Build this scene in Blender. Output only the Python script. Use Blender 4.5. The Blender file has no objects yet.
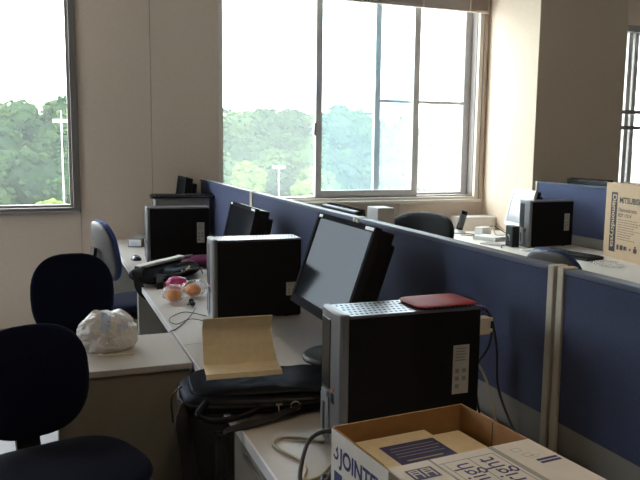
import bpy, bmesh, math, random
from mathutils import Vector, Matrix, noise as mnoise

# ------------------------------------------------------------------ camera, sky, exposure
scene = bpy.context.scene
C = scene.collection
cam_data = bpy.data.cameras.new('camera')
cam_data.sensor_width = 36.0
cam_data.lens = 742.64 * 36.0 / 640.0
cam_data.clip_start = 0.02
cam_data.clip_end = 1000
cam = bpy.data.objects.new('camera', cam_data)
C.objects.link(cam)
cam.matrix_world = Matrix(((0.936288, 0.035758, -0.349409, 0.0),
                           (-0.351065, 0.126183, -0.927810, 0.0),
                           (0.010913, 0.991362, 0.130697, 1.447),
                           (0, 0, 0, 1)))
scene.camera = cam

world = bpy.data.worlds.new('overcast_sky')
scene.world = world
world.use_nodes = True
wn = world.node_tree.nodes
wn['Background'].inputs['Color'].default_value = (0.90, 0.955, 1.0, 1)
wn['Background'].inputs['Strength'].default_value = 12.0

scene.view_settings.view_transform = 'Standard'
scene.view_settings.look = 'None'
scene.view_settings.gamma = 1.0
scene.view_settings.use_curve_mapping = False
scene.view_settings.exposure = 0.0
scene.cycles.max_bounces = 14
scene.cycles.diffuse_bounces = 8
scene.cycles.transparent_max_bounces = 16
scene.cycles.sample_clamp_indirect = 6.0

R = math.radians
random.seed(4)

# ------------------------------------------------------------------ materials
MATS = {}
def mat(name, col, rough=0.6, metal=0.0, var=0.0, scale=20.0, bump=0.0, bscale=None, spec=0.5, sheen=0.0):
    if name in MATS: return MATS[name]
    m = bpy.data.materials.new(name); m.use_nodes = True
    nt = m.node_tree; b = nt.nodes['Principled BSDF']
    b.inputs['Base Color'].default_value = (*col, 1)
    b.inputs['Roughness'].default_value = rough
    b.inputs['Metallic'].default_value = metal
    b.inputs['Specular IOR Level'].default_value = spec
    if sheen: b.inputs['Sheen Weight'].default_value = sheen
    tc = nt.nodes.new('ShaderNodeTexCoord')
    if var:
        n = nt.nodes.new('ShaderNodeTexNoise'); n.inputs['Scale'].default_value = scale
        n.inputs['Detail'].default_value = 6
        nt.links.new(tc.outputs['Object'], n.inputs['Vector'])
        r = nt.nodes.new('ShaderNodeValToRGB')
        r.color_ramp.elements[0].position = 0.3; r.color_ramp.elements[1].position = 0.7
        r.color_ramp.elements[0].color = (*[max(0, c * (1 - var)) for c in col], 1)
        r.color_ramp.elements[1].color = (*[min(1, c * (1 + var)) for c in col], 1)
        nt.links.new(n.outputs['Fac'], r.inputs['Fac'])
        nt.links.new(r.outputs['Color'], b.inputs['Base Color'])
    if bump:
        n2 = nt.nodes.new('ShaderNodeTexNoise'); n2.inputs['Scale'].default_value = bscale or scale
        n2.inputs['Detail'].default_value = 4
        nt.links.new(tc.outputs['Object'], n2.inputs['Vector'])
        bp = nt.nodes.new('ShaderNodeBump'); bp.inputs['Strength'].default_value = bump
        bp.inputs['Distance'].default_value = 0.004
        nt.links.new(n2.outputs['Fac'], bp.inputs['Height'])
        nt.links.new(bp.outputs['Normal'], b.inputs['Normal'])
    MATS[name] = m
    return m

def glass_mat(name, tint, haze, haze_col):
    """window glass: mostly clear, a translucent veil painting in haze and glare, faint mirror reflection"""
    m = bpy.data.materials.new(name); m.use_nodes = True
    nt = m.node_tree; nt.nodes.clear()
    out = nt.nodes.new('ShaderNodeOutputMaterial')
    tr = nt.nodes.new('ShaderNodeBsdfTransparent'); tr.inputs['Color'].default_value = (*tint, 1)
    gl = nt.nodes.new('ShaderNodeBsdfGlossy'); gl.inputs['Roughness'].default_value = 0.02
    tl = nt.nodes.new('ShaderNodeBsdfTranslucent'); tl.inputs['Color'].default_value = (*haze_col, 1)  # whitish veil: outdoor haze and lens glare put into the pane
    m1 = nt.nodes.new('ShaderNodeMixShader'); m1.inputs['Fac'].default_value = 0.03
    m2 = nt.nodes.new('ShaderNodeMixShader'); m2.inputs['Fac'].default_value = haze
    nt.links.new(tr.outputs[0], m1.inputs[1]); nt.links.new(gl.outputs[0], m1.inputs[2])
    nt.links.new(m1.outputs[0], m2.inputs[1]); nt.links.new(tl.outputs[0], m2.inputs[2])
    nt.links.new(m2.outputs[0], out.inputs['Surface'])
    MATS[name] = m
    return m

def film_mat(name, opac, col):
    """crinkled clear plastic film"""
    m = bpy.data.materials.new(name); m.use_nodes = True
    nt = m.node_tree; nt.nodes.clear()
    out = nt.nodes.new('ShaderNodeOutputMaterial')
    tr = nt.nodes.new('ShaderNodeBsdfTransparent')
    pb = nt.nodes.new('ShaderNodeBsdfPrincipled')
    pb.inputs['Base Color'].default_value = (*col, 1); pb.inputs['Roughness'].default_value = 0.12
    mx = nt.nodes.new('ShaderNodeMixShader'); mx.inputs['Fac'].default_value = opac
    nt.links.new(tr.outputs[0], mx.inputs[1]); nt.links.new(pb.outputs[0], mx.inputs[2])
    nt.links.new(mx.outputs[0], out.inputs['Surface'])
    MATS[name] = m
    return m

mat('wall_paint', (0.62, 0.515, 0.42), 0.85, var=0.03, scale=60, bump=0.15, bscale=400)
mat('column_paint', (0.74, 0.61, 0.48), 0.85, var=0.03, scale=60, bump=0.15, bscale=400)
mat('wall_backing', (0.28, 0.25, 0.21), 0.9)
mat('ceiling_paint', (0.42, 0.39, 0.35), 0.9, var=0.04, scale=40)
mat('floor_vinyl', (0.30, 0.285, 0.30), 0.55, var=0.08, scale=9)
mat('rear_wall_paint', (0.26, 0.23, 0.19), 0.9)
mat('lamp_housing', (0.6, 0.6, 0.58), 0.5)
mat('aluminium', (0.62, 0.60, 0.60), 0.45, 0.2, var=0.06, scale=30)  # lightened: glare from the bright panes is put into the colour
mat('dark_aluminium', (0.26, 0.235, 0.22), 0.5, 0.2)
mat('silver_trim', (0.66, 0.65, 0.66), 0.3, 0.85)
mat('sill_paint', (0.66, 0.60, 0.53), 0.6)
mat('blind_slat', (0.42, 0.34, 0.27), 0.55)
mat('desk_top_pale', (0.78, 0.72, 0.65), 0.42, var=0.03, scale=70)  # whiter than desk_top to bounce more light onto wall and column
mat('desk_top', (0.49, 0.455, 0.425), 0.42, var=0.03, scale=70)
mat('desk_edge', (0.72, 0.71, 0.74), 0.35)
mat('desk_metal', (0.33, 0.315, 0.28), 0.6, var=0.03, scale=30)
mat('cabinet_face', (0.23, 0.205, 0.16), 0.6, var=0.03, scale=25)
mat('panel_fabric', (0.040, 0.056, 0.126), 0.9, var=0.16, scale=260, bump=0.5, bscale=500, sheen=0.08)
mat('panel_rail', (0.065, 0.08, 0.13), 0.5, spec=0.3)
mat('panel_post', (0.50, 0.46, 0.38), 0.5, var=0.03)
mat('panel_base', (0.25, 0.24, 0.22), 0.6)
mat('chair_fabric', (0.008, 0.011, 0.030), 0.95, var=0.2, scale=300, bump=0.4, bscale=500, spec=0.03, sheen=0.06)
mat('chair_fabric_lit', (0.028, 0.052, 0.19), 0.95, var=0.15, scale=300, bump=0.4, bscale=500, sheen=0.1)  # bluer copy of the navy fabric, window light on the rim painted in
mat('chair_shell', (0.075, 0.068, 0.07), 0.5, var=0.04)
mat('black_plastic', (0.010, 0.010, 0.011), 0.5, var=0.2, scale=60, spec=0.3)
mat('black_gloss', (0.012, 0.013, 0.016), 0.25)
mat('case_black', (0.008, 0.008, 0.009), 0.65, var=0.15, scale=90, spec=0.2)
mat('vent_metal', (0.20, 0.20, 0.23), 0.3, 0.55)
mat('bezel_silver', (0.19, 0.19, 0.20), 0.4, 0.2)
mat('bezel_bright', (0.34, 0.35, 0.37), 0.4, 0.2)
mat('slot_dark', (0.012, 0.012, 0.015), 0.35)
mat('case_grey', (0.16, 0.155, 0.15), 0.55)
mat('sticker_paper', (0.46, 0.46, 0.43), 0.7)
mat('sticker_ink', (0.24, 0.24, 0.23), 0.7)
mat('orange_led', (0.55, 0.10, 0.02), 0.5)
mat('red_plastic', (0.26, 0.008, 0.014), 0.5, spec=0.3)
def screen_mat(name, refl, rough):
    m = bpy.data.materials.new(name); m.use_nodes = True
    nt = m.node_tree; nt.nodes.clear()
    out = nt.nodes.new('ShaderNodeOutputMaterial')
    d = nt.nodes.new('ShaderNodeBsdfDiffuse'); d.inputs['Color'].default_value = (0.012, 0.013, 0.016, 1)
    g = nt.nodes.new('ShaderNodeBsdfGlossy'); g.inputs['Roughness'].default_value = rough
    g.inputs['Color'].default_value = (0.85, 0.92, 1.0, 1)
    mx = nt.nodes.new('ShaderNodeMixShader'); mx.inputs['Fac'].default_value = refl
    nt.links.new(d.outputs[0], mx.inputs[1]); nt.links.new(g.outputs[0], mx.inputs[2]); nt.links.new(mx.outputs[0], out.inputs['Surface'])
    MATS[name] = m
screen_mat('screen', 0.022, 0.10)
def leather_mat():
    m = bpy.data.materials.new('leather'); m.use_nodes = True
    nt = m.node_tree; nt.nodes.clear()
    out = nt.nodes.new('ShaderNodeOutputMaterial')
    d = nt.nodes.new('ShaderNodeBsdfDiffuse'); d.inputs['Color'].default_value = (0.010, 0.0105, 0.014, 1)
    g = nt.nodes.new('ShaderNodeBsdfGlossy'); g.inputs['Roughness'].default_value = 0.36
    g.inputs['Color'].default_value = (0.8, 0.88, 1.0, 1)
    tc = nt.nodes.new('ShaderNodeTexCoord'); n = nt.nodes.new('ShaderNodeTexNoise')
    n.inputs['Scale'].default_value = 16; n.inputs['Detail'].default_value = 5
    nt.links.new(tc.outputs['Object'], n.inputs['Vector'])
    bp = nt.nodes.new('ShaderNodeBump'); bp.inputs['Strength'].default_value = 0.6; bp.inputs['Distance'].default_value = 0.01
    nt.links.new(n.outputs['Fac'], bp.inputs['Height'])
    nt.links.new(bp.outputs['Normal'], g.inputs['Normal']); nt.links.new(bp.outputs['Normal'], d.inputs['Normal'])
    mx = nt.nodes.new('ShaderNodeMixShader'); mx.inputs['Fac'].default_value = 0.013
    nt.links.new(d.outputs[0], mx.inputs[1]); nt.links.new(g.outputs[0], mx.inputs[2]); nt.links.new(mx.outputs[0], out.inputs['Surface'])
    MATS['leather'] = m
leather_mat()
mat('leather_matt', (0.010, 0.010, 0.012), 0.5, spec=0.06)
mat('monitor_grey', (0.03, 0.03, 0.034), 0.55, spec=0.0)
mat('monitor_silver', (0.42, 0.43, 0.46), 0.4, 0.2)
mat('white_plastic', (0.74, 0.73, 0.72), 0.5)
mat('screen_matt', (0.32, 0.33, 0.35), 0.25)
mat('kraft', (0.50, 0.385, 0.24), 0.85, var=0.05, scale=50)
mat('kraft_light', (0.80, 0.69, 0.48), 0.85, var=0.05, scale=50)
mat('kraft_inner', (0.36, 0.20, 0.085), 0.9, var=0.07, scale=40)
mat('kraft_box', (0.52, 0.37, 0.235), 0.85, var=0.04, scale=40)
mat('carton_white', (0.80, 0.74, 0.67), 0.7, var=0.03, scale=30)
mat('carton_grey_print', (0.40, 0.38, 0.36), 0.7)
mat('navy_ink', (0.035, 0.035, 0.14), 0.6)
mat('black_ink', (0.018, 0.016, 0.018), 0.65)
mat('yellow_ink', (0.55, 0.45, 0.12), 0.6)
mat('paper', (0.70, 0.69, 0.66), 0.7, var=0.03)
mat('tape', (0.42, 0.39, 0.36), 0.25)
mat('webbing', (0.012, 0.012, 0.015), 0.8)
mat('brass', (0.55, 0.48, 0.32), 0.35, 0.9)
mat('bag_plastic', (0.78, 0.75, 0.75), 0.4, var=0.04, scale=14, bump=0.5, bscale=30)
mat('bag_print', (0.52, 0.60, 0.78), 0.45)
mat('bun', (0.72, 0.25, 0.03), 0.7, var=0.3, scale=30, bump=0.3)
mat('pink_film', (0.62, 0.06, 0.28), 0.3)
film_mat('clear_film', 0.24, (0.9, 0.9, 0.93))
mat('cable_black', (0.012, 0.012, 0.014), 0.5)
mat('cable_beige', (0.42, 0.36, 0.25), 0.5)
mat('connector_beige', (0.76, 0.69, 0.55), 0.5)
mat('connector_blue', (0.08, 0.07, 0.28), 0.5)
mat('magenta_cloth', (0.20, 0.03, 0.12), 0.8)
mat('teal_tape', (0.02, 0.20, 0.27), 0.5)
glass_mat('glass_clear', (0.97, 0.985, 0.98), 0.018, (0.9, 0.95, 1.0))
glass_mat('glass_hazy', (0.95, 0.98, 0.97), 0.040, (0.90, 0.97, 1.0))
glass_mat('glass_blue', (0.90, 0.96, 0.985), 0.020, (0.70, 0.87, 1.0))
glass_mat('glass_bright', (0.97, 0.98, 0.97), 0.07, (1.0, 1.0, 0.97))
mat('earth', (0.16, 0.15, 0.08), 0.95, var=0.3, scale=0.3)
mat('car_park', (0.42, 0.42, 0.41), 0.9, var=0.1, scale=0.4)
mat('house_wall', (0.62, 0.60, 0.58), 0.8)
mat('house_roof', (0.30, 0.16, 0.13), 0.8)
mat('pole_steel', (0.45, 0.45, 0.44), 0.6)
mat('bark', (0.11, 0.085, 0.06), 0.9, var=0.3, scale=3)

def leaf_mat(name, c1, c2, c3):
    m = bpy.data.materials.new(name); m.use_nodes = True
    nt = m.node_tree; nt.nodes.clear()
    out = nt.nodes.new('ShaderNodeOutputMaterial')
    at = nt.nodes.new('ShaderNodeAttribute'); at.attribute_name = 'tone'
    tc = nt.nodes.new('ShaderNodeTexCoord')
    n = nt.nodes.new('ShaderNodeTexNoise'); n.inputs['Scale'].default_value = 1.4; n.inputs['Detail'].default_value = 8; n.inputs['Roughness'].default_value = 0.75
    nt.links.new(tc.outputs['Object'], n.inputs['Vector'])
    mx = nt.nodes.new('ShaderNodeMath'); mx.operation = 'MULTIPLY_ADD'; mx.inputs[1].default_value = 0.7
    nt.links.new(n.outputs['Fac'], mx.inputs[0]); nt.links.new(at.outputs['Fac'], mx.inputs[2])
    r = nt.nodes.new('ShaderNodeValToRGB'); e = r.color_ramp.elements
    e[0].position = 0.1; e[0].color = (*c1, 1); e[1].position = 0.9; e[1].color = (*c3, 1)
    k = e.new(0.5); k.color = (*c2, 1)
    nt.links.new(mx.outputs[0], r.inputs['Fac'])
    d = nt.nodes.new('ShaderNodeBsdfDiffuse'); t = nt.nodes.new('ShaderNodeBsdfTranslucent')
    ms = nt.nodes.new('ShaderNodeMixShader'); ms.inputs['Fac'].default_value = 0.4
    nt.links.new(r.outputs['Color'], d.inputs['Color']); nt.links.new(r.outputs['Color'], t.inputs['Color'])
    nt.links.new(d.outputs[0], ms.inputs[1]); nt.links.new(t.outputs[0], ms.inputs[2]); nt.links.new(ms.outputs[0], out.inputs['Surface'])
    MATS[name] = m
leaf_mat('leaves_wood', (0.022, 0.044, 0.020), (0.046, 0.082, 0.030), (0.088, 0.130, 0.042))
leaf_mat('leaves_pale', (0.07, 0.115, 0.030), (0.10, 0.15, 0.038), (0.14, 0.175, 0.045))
M = MATS

# ------------------------------------------------------------------ geometry helpers
def new_obj(name, me, m=None, parent=None, loc=None, rot=None):
    o = bpy.data.objects.new(name, me); C.objects.link(o)
    if m is not None:
        for k in (m if isinstance(m, (list, tuple)) else [m]):
            me.materials.append(M[k] if isinstance(k, str) else k)
    if parent is not None: o.parent = parent
    if loc is not None: o.location = loc
    if rot is not None: o.rotation_euler = rot
    return o

def tag(o, label=None, cat=None, group=None, kind=None):
    if label: o['label'] = label
    if cat: o['category'] = cat
    if group: o['group'] = group
    if kind: o['kind'] = kind
    return o

def thing(name, label, cat, loc=(0, 0, 0), rz=0, group=None, kind=None):
    o = bpy.data.objects.new(name, None); C.objects.link(o)
    o.empty_display_size = 0.05
    o.location = loc; o.rotation_euler = (0, 0, rz)
    return tag(o, label, cat, group, kind)

class MB:
    def __init__(self): self.v = []; self.f = []; self.mi = []; self.sm = []
    def add(self, vs, fs, mi=0, smooth=False, mtx=None):
        b = len(self.v)
        self.v += [tuple(mtx @ Vector(p)) if mtx else tuple(p) for p in vs]
        for f in fs:
            self.f.append(tuple(b + i for i in f)); self.mi.append(mi); self.sm.append(smooth)
        return self
    def box(self, lo, hi, mi=0, mtx=None):
        (a, b, c), (d, e, f) = lo, hi
        vs = [(a,b,c),(d,b,c),(d,e,c),(a,e,c),(a,b,f),(d,b,f),(d,e,f),(a,e,f)]
        return self.add(vs, [(0,3,2,1),(4,5,6,7),(0,1,5,4),(1,2,6,5),(2,3,7,6),(3,0,4,7)], mi, False, mtx)
    def prism(self, poly, z0, z1, mi=0, mtx=None, smooth=False):
        n = len(poly)
        vs = [(x, y, z0) for x, y in poly] + [(x, y, z1) for x, y in poly]
        fs = [tuple(range(n - 1, -1, -1)), tuple(range(n, 2 * n))]
        b = len(self.v)
        self.add(vs, fs, mi, False, mtx)
        for i in range(n):
            j = (i + 1) % n
            self.f.append((b + i, b + j, b + n + j, b + n + i)); self.mi.append(mi); self.sm.append(smooth)
        return self
    def lathe(self, prof, seg=24, mi=0, mtx=None):
        vs = []; fs = []
        for r, z in prof:
            for k in range(seg):
                a = 2 * math.pi * k / seg
                vs.append((r * math.cos(a), r * math.sin(a), z))
        for i in range(len(prof) - 1):
            for k in range(seg):
                l = (k + 1) % seg
                fs.append((i * seg + k, i * seg + l, (i + 1) * seg + l, (i + 1) * seg + k))
        self.add(vs, fs, mi, True, mtx)
        b = len(self.v) - len(vs)
        self.f.append(tuple(b + k for k in range(seg - 1, -1, -1))); self.mi.append(mi); self.sm.append(False)
        self.f.append(tuple(b + (len(prof) - 1) * seg + k for k in range(seg))); self.mi.append(mi); self.sm.append(False)
        return self
    def tube(self, pts, r, seg=8, mi=0, sub=6):
        P = spline(pts, sub)
        n = len(P); vs = []; fs = []
        up = Vector((0, 0, 1))
        prev = None
        for i, p in enumerate(P):
            t = (P[min(i + 1, n - 1)] - P[max(i - 1, 0)])
            t = t.normalized() if t.length > 1e-9 else Vector((0, 0, 1))
            if prev is None:
                a = t.cross(up)
                if a.length < 1e-3: a = t.cross(Vector((1, 0, 0)))
                a.normalize()
            else:
                a = prev - t * prev.dot(t); a.normalize()
            prev = a
            b = t.cross(a)
            rr = r(i / (n - 1)) if callable(r) else r
            for k in range(seg):
                w = 2 * math.pi * k / seg
                vs.append(p + a * (rr * math.cos(w)) + b * (rr * math.sin(w)))
        for i in range(n - 1):
            for k in range(seg):
                l = (k + 1) % seg
                fs.append((i * seg + k, i * seg + l, (i + 1) * seg + l, (i + 1) * seg + k))
        fs.append(tuple(range(seg - 1, -1, -1))); fs.append(tuple((n - 1) * seg + k for k in range(seg)))
        return self.add(vs, fs, mi, True)
    def ribbon(self, pts, width, thick, side, mi=0, sub=6):
        """flat strap: follows pts, its width along the vector side"""
        P = spline(pts, sub); n = len(P); vs = []; fs = []
        for i, p in enumerate(P):
            t = (P[min(i + 1, n - 1)] - P[max(i - 1, 0)]).normalized()
            s = Vector(side) - t * Vector(side).dot(t); s.normalize()
            nn = t.cross(s)
            for a, b in ((-1, -1), (1, -1), (1, 1), (-1, 1)):
                vs.append(p + s * (a * width / 2) + nn * (b * thick / 2))
        for i in range(n - 1):
            for k in range(4):
                l = (k + 1) % 4
                fs.append((i * 4 + k, i * 4 + l, (i + 1) * 4 + l, (i + 1) * 4 + k))
        fs.append((3, 2, 1, 0)); fs.append(tuple((n - 1) * 4 + k for k in range(4)))
        return self.add(vs, fs, mi, False)
    def mesh(self, name):
        me = bpy.data.meshes.new(name)
        me.from_pydata(self.v, [], self.f)
        for p, i, s in zip(me.polygons, self.mi, self.sm):
            p.material_index = i; p.use_smooth = s
        me.update()
        return me
    def build(self, name, m, parent=None, loc=None, rot=None, bevel=0.0, seg=2):
        me = self.mesh(name)
        if bevel:
            bm = bmesh.new(); bm.from_mesh(me)
            bmesh.ops.recalc_face_normals(bm, faces=bm.faces)
            ed = [e for e in bm.edges if len(e.link_faces) == 2 and e.calc_face_angle(0) > 0.6]
            bmesh.ops.bevel(bm, geom=ed, offset=bevel, segments=seg, profile=0.5, affect='EDGES', clamp_overlap=True)
            for f in bm.faces: f.smooth = False
            bm.to_mesh(me); bm.free()
        else:
            bm = bmesh.new(); bm.from_mesh(me)
            bmesh.ops.recalc_face_normals(bm, faces=bm.faces)
            bm.to_mesh(me); bm.free()
        return new_obj(name, me, m, parent, loc, rot)

def spline(pts, sub=6):
    P = [Vector(p) for p in pts]
    if len(P) < 3 or sub <= 1: return P
    out = []
    for i in range(len(P) - 1):
        p0 = P[i - 1] if i else P[0] * 2 - P[1]
        p1, p2 = P[i], P[i + 1]
        p3 = P[i + 2] if i + 2 < len(P) else P[-1] * 2 - P[-2]
        for k in range(sub):
            t = k / sub
            out.append(0.5 * ((2 * p1) + (p2 - p0) * t + (2 * p0 - 5 * p1 + 4 * p2 - p3) * t * t + (3 * p1 - p0 - 3 * p2 + p3) * t ** 3))
    out.append(P[-1])
    return out

def box(name, lo, hi, m, parent=None, bevel=0.0, seg=2, loc=None, rot=None):
    return MB().box(lo, hi).build(name, m, parent, loc, rot, bevel, seg)

def cushion(w, h, t, ex=3.2, ez=2.2, nu=40, nv=14, dome=0.0):
    """superellipse pad: outline in x/y (w by h), rounded edge, thickness t along z"""
    vs = []; fs = []
    def sg(c, p): return math.copysign(abs(c) ** p, c)
    for j in range(nv + 1):
        ph = -math.pi / 2 + math.pi * j / nv
        cz = abs(math.cos(ph)) ** (2 / ez) if math.cos(ph) > 1e-9 else 0.0
        sz = sg(math.sin(ph), 2 / ez)
        for i in range(nu):
            a = 2 * math.pi * i / nu
            x = w / 2 * cz * sg(math.cos(a), 2 / ex); y = h / 2 * cz * sg(math.sin(a), 2 / ex)
            z = t / 2 * sz
            vs.append((x, y, z))
    for j in range(nv):
        for i in range(nu):
            k = (i + 1) % nu
            fs.append((j * nu + i, j * nu + k, (j + 1) * nu + k, (j + 1) * nu + i))
    return vs, fs

def blob(r, lumps=0.15, freq=3.0, sub=4, seed=0, sx=1, sy=1, sz=1, ridged=False):
    bm = bmesh.new()
    bmesh.ops.create_icosphere(bm, subdivisions=sub, radius=1.0)
    off = Vector((seed * 7.3, seed * 3.1, seed * 5.7))
    for v in bm.verts:
        d = v.co.normalized()
        n = mnoise.noise(d * freq + off) + 0.5 * mnoise.noise(d * freq * 2.3 + off)
        if ridged: n = -abs(n) * 1.6 + 0.3
        k = r * (1 + lumps * n)
        v.co = Vector((d.x * k * sx, d.y * k * sy, d.z * k * sz))
    for f in bm.faces: f.smooth = True
    me = bpy.data.meshes.new('blob'); bm.to_mesh(me); bm.free()
    return me

def text_mesh(s, size, align='LEFT', bold=0.0):
    cu = bpy.data.curves.new('lettering', 'FONT')
    cu.body = s; cu.size = size; cu.align_x = align; cu.offset = bold
    o = bpy.data.objects.new('lettering_tmp', cu); C.objects.link(o)
    bpy.context.view_layer.update()
    dg = bpy.context.evaluated_depsgraph_get()
    me = bpy.data.meshes.new_from_object(o.evaluated_get(dg))
    bpy.data.objects.remove(o); bpy.data.curves.remove(cu)
    return me

def lettering(name, s, size, m, parent, mtx, stretch=1.0, align='LEFT', bold=0.0):
    me = text_mesh(s, size, align, bold)
    for v in me.vertices: v.co = mtx @ Vector((v.co.x * stretch, v.co.y, 0))
    me.materials.clear()
    return new_obj(name, me, m, parent)

def copy_tree(o, parent=None):
    c = o.copy(); C.objects.link(c); c.parent = parent
    for ch in o.children: copy_tree(ch, c)
    return c

# ------------------------------------------------------------------ the room
WY = 5.77            # inner face of the window wall
CEIL = 2.86
XL, XR, YB = -3.6, 8.6, -3.4
tag(box('floor', (XL, YB, -0.12), (XR, WY + 0.2, 0.0), 'floor_vinyl'), kind='structure')
tag(box('ceiling', (XL, YB, CEIL), (XR, WY + 0.2, CEIL + 0.12), 'ceiling_paint'), kind='structure')

W1 = (-1.75, 0.273, 0.912, 2.76)
W2 = (1.318, 3.685, 0.95, 2.78)
W3 = (4.98, 7.4, 0.95, 2.58)
wf = MB()
xs = [XL, W1[0], W1[1], W2[0], W2[1], W3[0], W3[1], XR]
y0, y1 = WY + 0.012, WY + 0.20
for k in (0, 2, 4, 6): wf.box((xs[k], y0, 0), (xs[k + 1], y1, CEIL))
for w in (W1, W2, W3):
    wf.box((w[0], y0, 0), (w[1], y1, w[2])); wf.box((w[0], y0, w[3]), (w[1], y1, CEIL))
wall = wf.build('wall_front', 'wall_backing'); tag(wall, kind='structure')
def panel(x0, x1, z0, z1):
    g = 0.0017
    box('panel', (x0 + g, WY, z0), (x1 - g, WY + 0.012, z1), 'wall_paint', wall)
for a, b in ((XL, -2.7), (-2.7, W1[0]), (W1[1], 0.80), (0.80, W2[0]), (W2[1], 3.74), (4.615, W3[0]), (W3[1], XR)):
    panel(a, b, 0, CEIL)
for w, cuts in ((W1, (-1.75, -0.74, 0.273)), (W2, (1.318, 2.1, 2.9, 3.685)), (W3, (4.98, 6.2, 7.4))):
    for a, b in zip(cuts, cuts[1:]):
        panel(a, b, 0, w[2]); panel(a, b, w[3], CEIL)
tag(box('wall_column', (3.74, 5.05, 0), (4.615, WY, CEIL), 'column_paint'), kind='structure')
# side walls: the left one has an added, unseen window
wl = MB()
wl.box((XL - 0.2, YB, 0), (XL, WY + 0.2, 0.95)); wl.box((XL - 0.2, YB, 2.5), (XL, WY + 0.2, CEIL))
for a, b in ((YB, 3.6), (5.2, WY + 0.2)): wl.box((XL - 0.2, a, 0.95), (XL, b, 2.5))
tag(wl.build('wall_left', 'rear_wall_paint'), kind='structure')
tag(box('wall_right', (XR, YB, 0), (XR + 0.2, WY + 0.2, CEIL), 'rear_wall_paint'), kind='structure')
tag(box('wall_back', (XL, YB - 0.2, 0), (XR, YB, CEIL), 'rear_wall_paint'), kind='structure')
bb = MB(); bb.box((XL, WY - 0.012, 0), (3.74, WY, 0.07)); bb.box((4.615, WY - 0.012, 0), (XR, WY, 0.07))
tag(bb.build('baseboard_front', 'dark_aluminium'), kind='structure')

def frame_ring(x0, x1, z0, z1, wl_, wr, wb, wt, ya, yb):
    m = MB()
    m.box((x0, ya, z0), (x0 + wl_, yb, z1)); m.box((x1 - wr, ya, z0), (x1, yb, z1))
    m.box((x0 + wl_, ya, z0), (x1 - wr, yb, z0 + wb)); m.box((x0 + wl_, ya, z1 - wt), (x1 - wr, yb, z1))
    return m

def pane(x0, x1, z0, z1, y, m, parent):
    return box('pane', (x0, y - 0.002, z0), (x1, y + 0.002, z1), m, parent)

# window_1, left: wide fixed light
mat('window_frame_dark', (0.16, 0.145, 0.13), 0.5, 0.2)
w1 = thing('window_1', None, None, (W1[0], WY, W1[2]), kind='structure')
def P(o, parent):           # keep world coordinates under an empty that is not turned
    o.parent = parent; o.matrix_parent_inverse = Matrix.Translation(-parent.location); return o
P(frame_ring(*W1, 0.05, 0.05, 0.035, 0.04, WY - 0.012, WY + 0.16).build('frame', 'window_frame_dark'), w1)
P(frame_ring(W1[0] + .05, W1[1] - .05, W1[2] + .035, W1[3] - .04, 0.022, 0.022, 0.018, 0.03, WY + 0.05, WY + 0.11).build('sash', 'dark_aluminium'), w1)
P(pane(W1[0] + .06, W1[1] - .065, W1[2] + .045, W1[3] - .06, WY + 0.08, 'glass_clear', None), w1)
P(box('sill', (W1[0] + .02, WY - 0.03, W1[2] - 0.006), (W1[1] - 0.01, WY + 0.05, W1[2] + 0.012), 'silver_trim'), w1)

# window_2, main: two sliding lights, the inner one pushed to the middle
w2 = thing('window_2', None, None, (W2[0], WY, W2[2]), kind='structure')
P(frame_ring(*W2, 0.030, 0.038, 0.03, 0.03, WY - 0.008, WY + 0.19).build('frame', 'sill_paint'), w2)
P(frame_ring(W2[0] + .03, W2[1] - .038, W2[2] + .03, W2[3] - .03, 0.012, 0.006, 0.012, 0.02, WY + 0.03, WY + 0.17).build('track_frame', 'dark_aluminium'), w2)
P(pane(1.355, 2.712, 0.99, 2.745, WY + 0.145, 'glass_hazy', None), w2)
inner = thing('sash', None, None); inner.parent = w2; inner.matrix_parent_inverse = Matrix.Translation(-w2.location)
frame_ring(2.142, 3.094, 0.993, 2.74, 0.054, 0.056, 0.052, 0.04, WY + 0.045, WY + 0.085).build('sash_frame', 'aluminium', inner)
box('pane', (2.19, WY + 0.063, 1.04), (3.044, WY + 0.067, 2.71), 'glass_blue', inner)
hd = MB(); hd.box((2.122, WY + 0.028, 1.50), (2.142, WY + 0.07, 1.60)); hd.box((2.118, WY + 0.006, 1.545), (2.138, WY + 0.03, 1.605))
hd.build('latch', 'dark_aluminium', inner, bevel=0.004)
outer = thing('sash', None, None); outer.parent = w2; outer.matrix_parent_inverse = Matrix.Translation(-w2.location)
om = frame_ring(2.705, 3.645, 0.993, 2.74, 0.052, 0.07, 0.02, 0.04, WY + 0.115, WY + 0.155)
om.box((2.757, WY + 0.118, 1.79), (3.575, WY + 0.152, 1.818))
om.build('sash_frame', 'aluminium', outer)
box('pane', (2.75, WY + 0.137, 1.01), (3.58, WY + 0.141, 1.79), 'glass_bright', outer)
box('pane', (2.75, WY + 0.137, 1.818), (3.58, WY + 0.141, 2.71), 'glass_bright', outer)
tag(box('trim_1', (W2[0] - 0.01, WY - 0.045, W2[2] - 0.022), (W2[1] + 0.012, WY - 0.001, W2[2] + 0.006), 'sill_paint', bevel=0.003), kind='structure')
tm = MB(); tm.box((3.687, WY - 0.02, 0.958), (3.712, WY - 0.0005, 2.78))
tag(tm.build('trim_2', 'blind_slat'), kind='structure')

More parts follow.
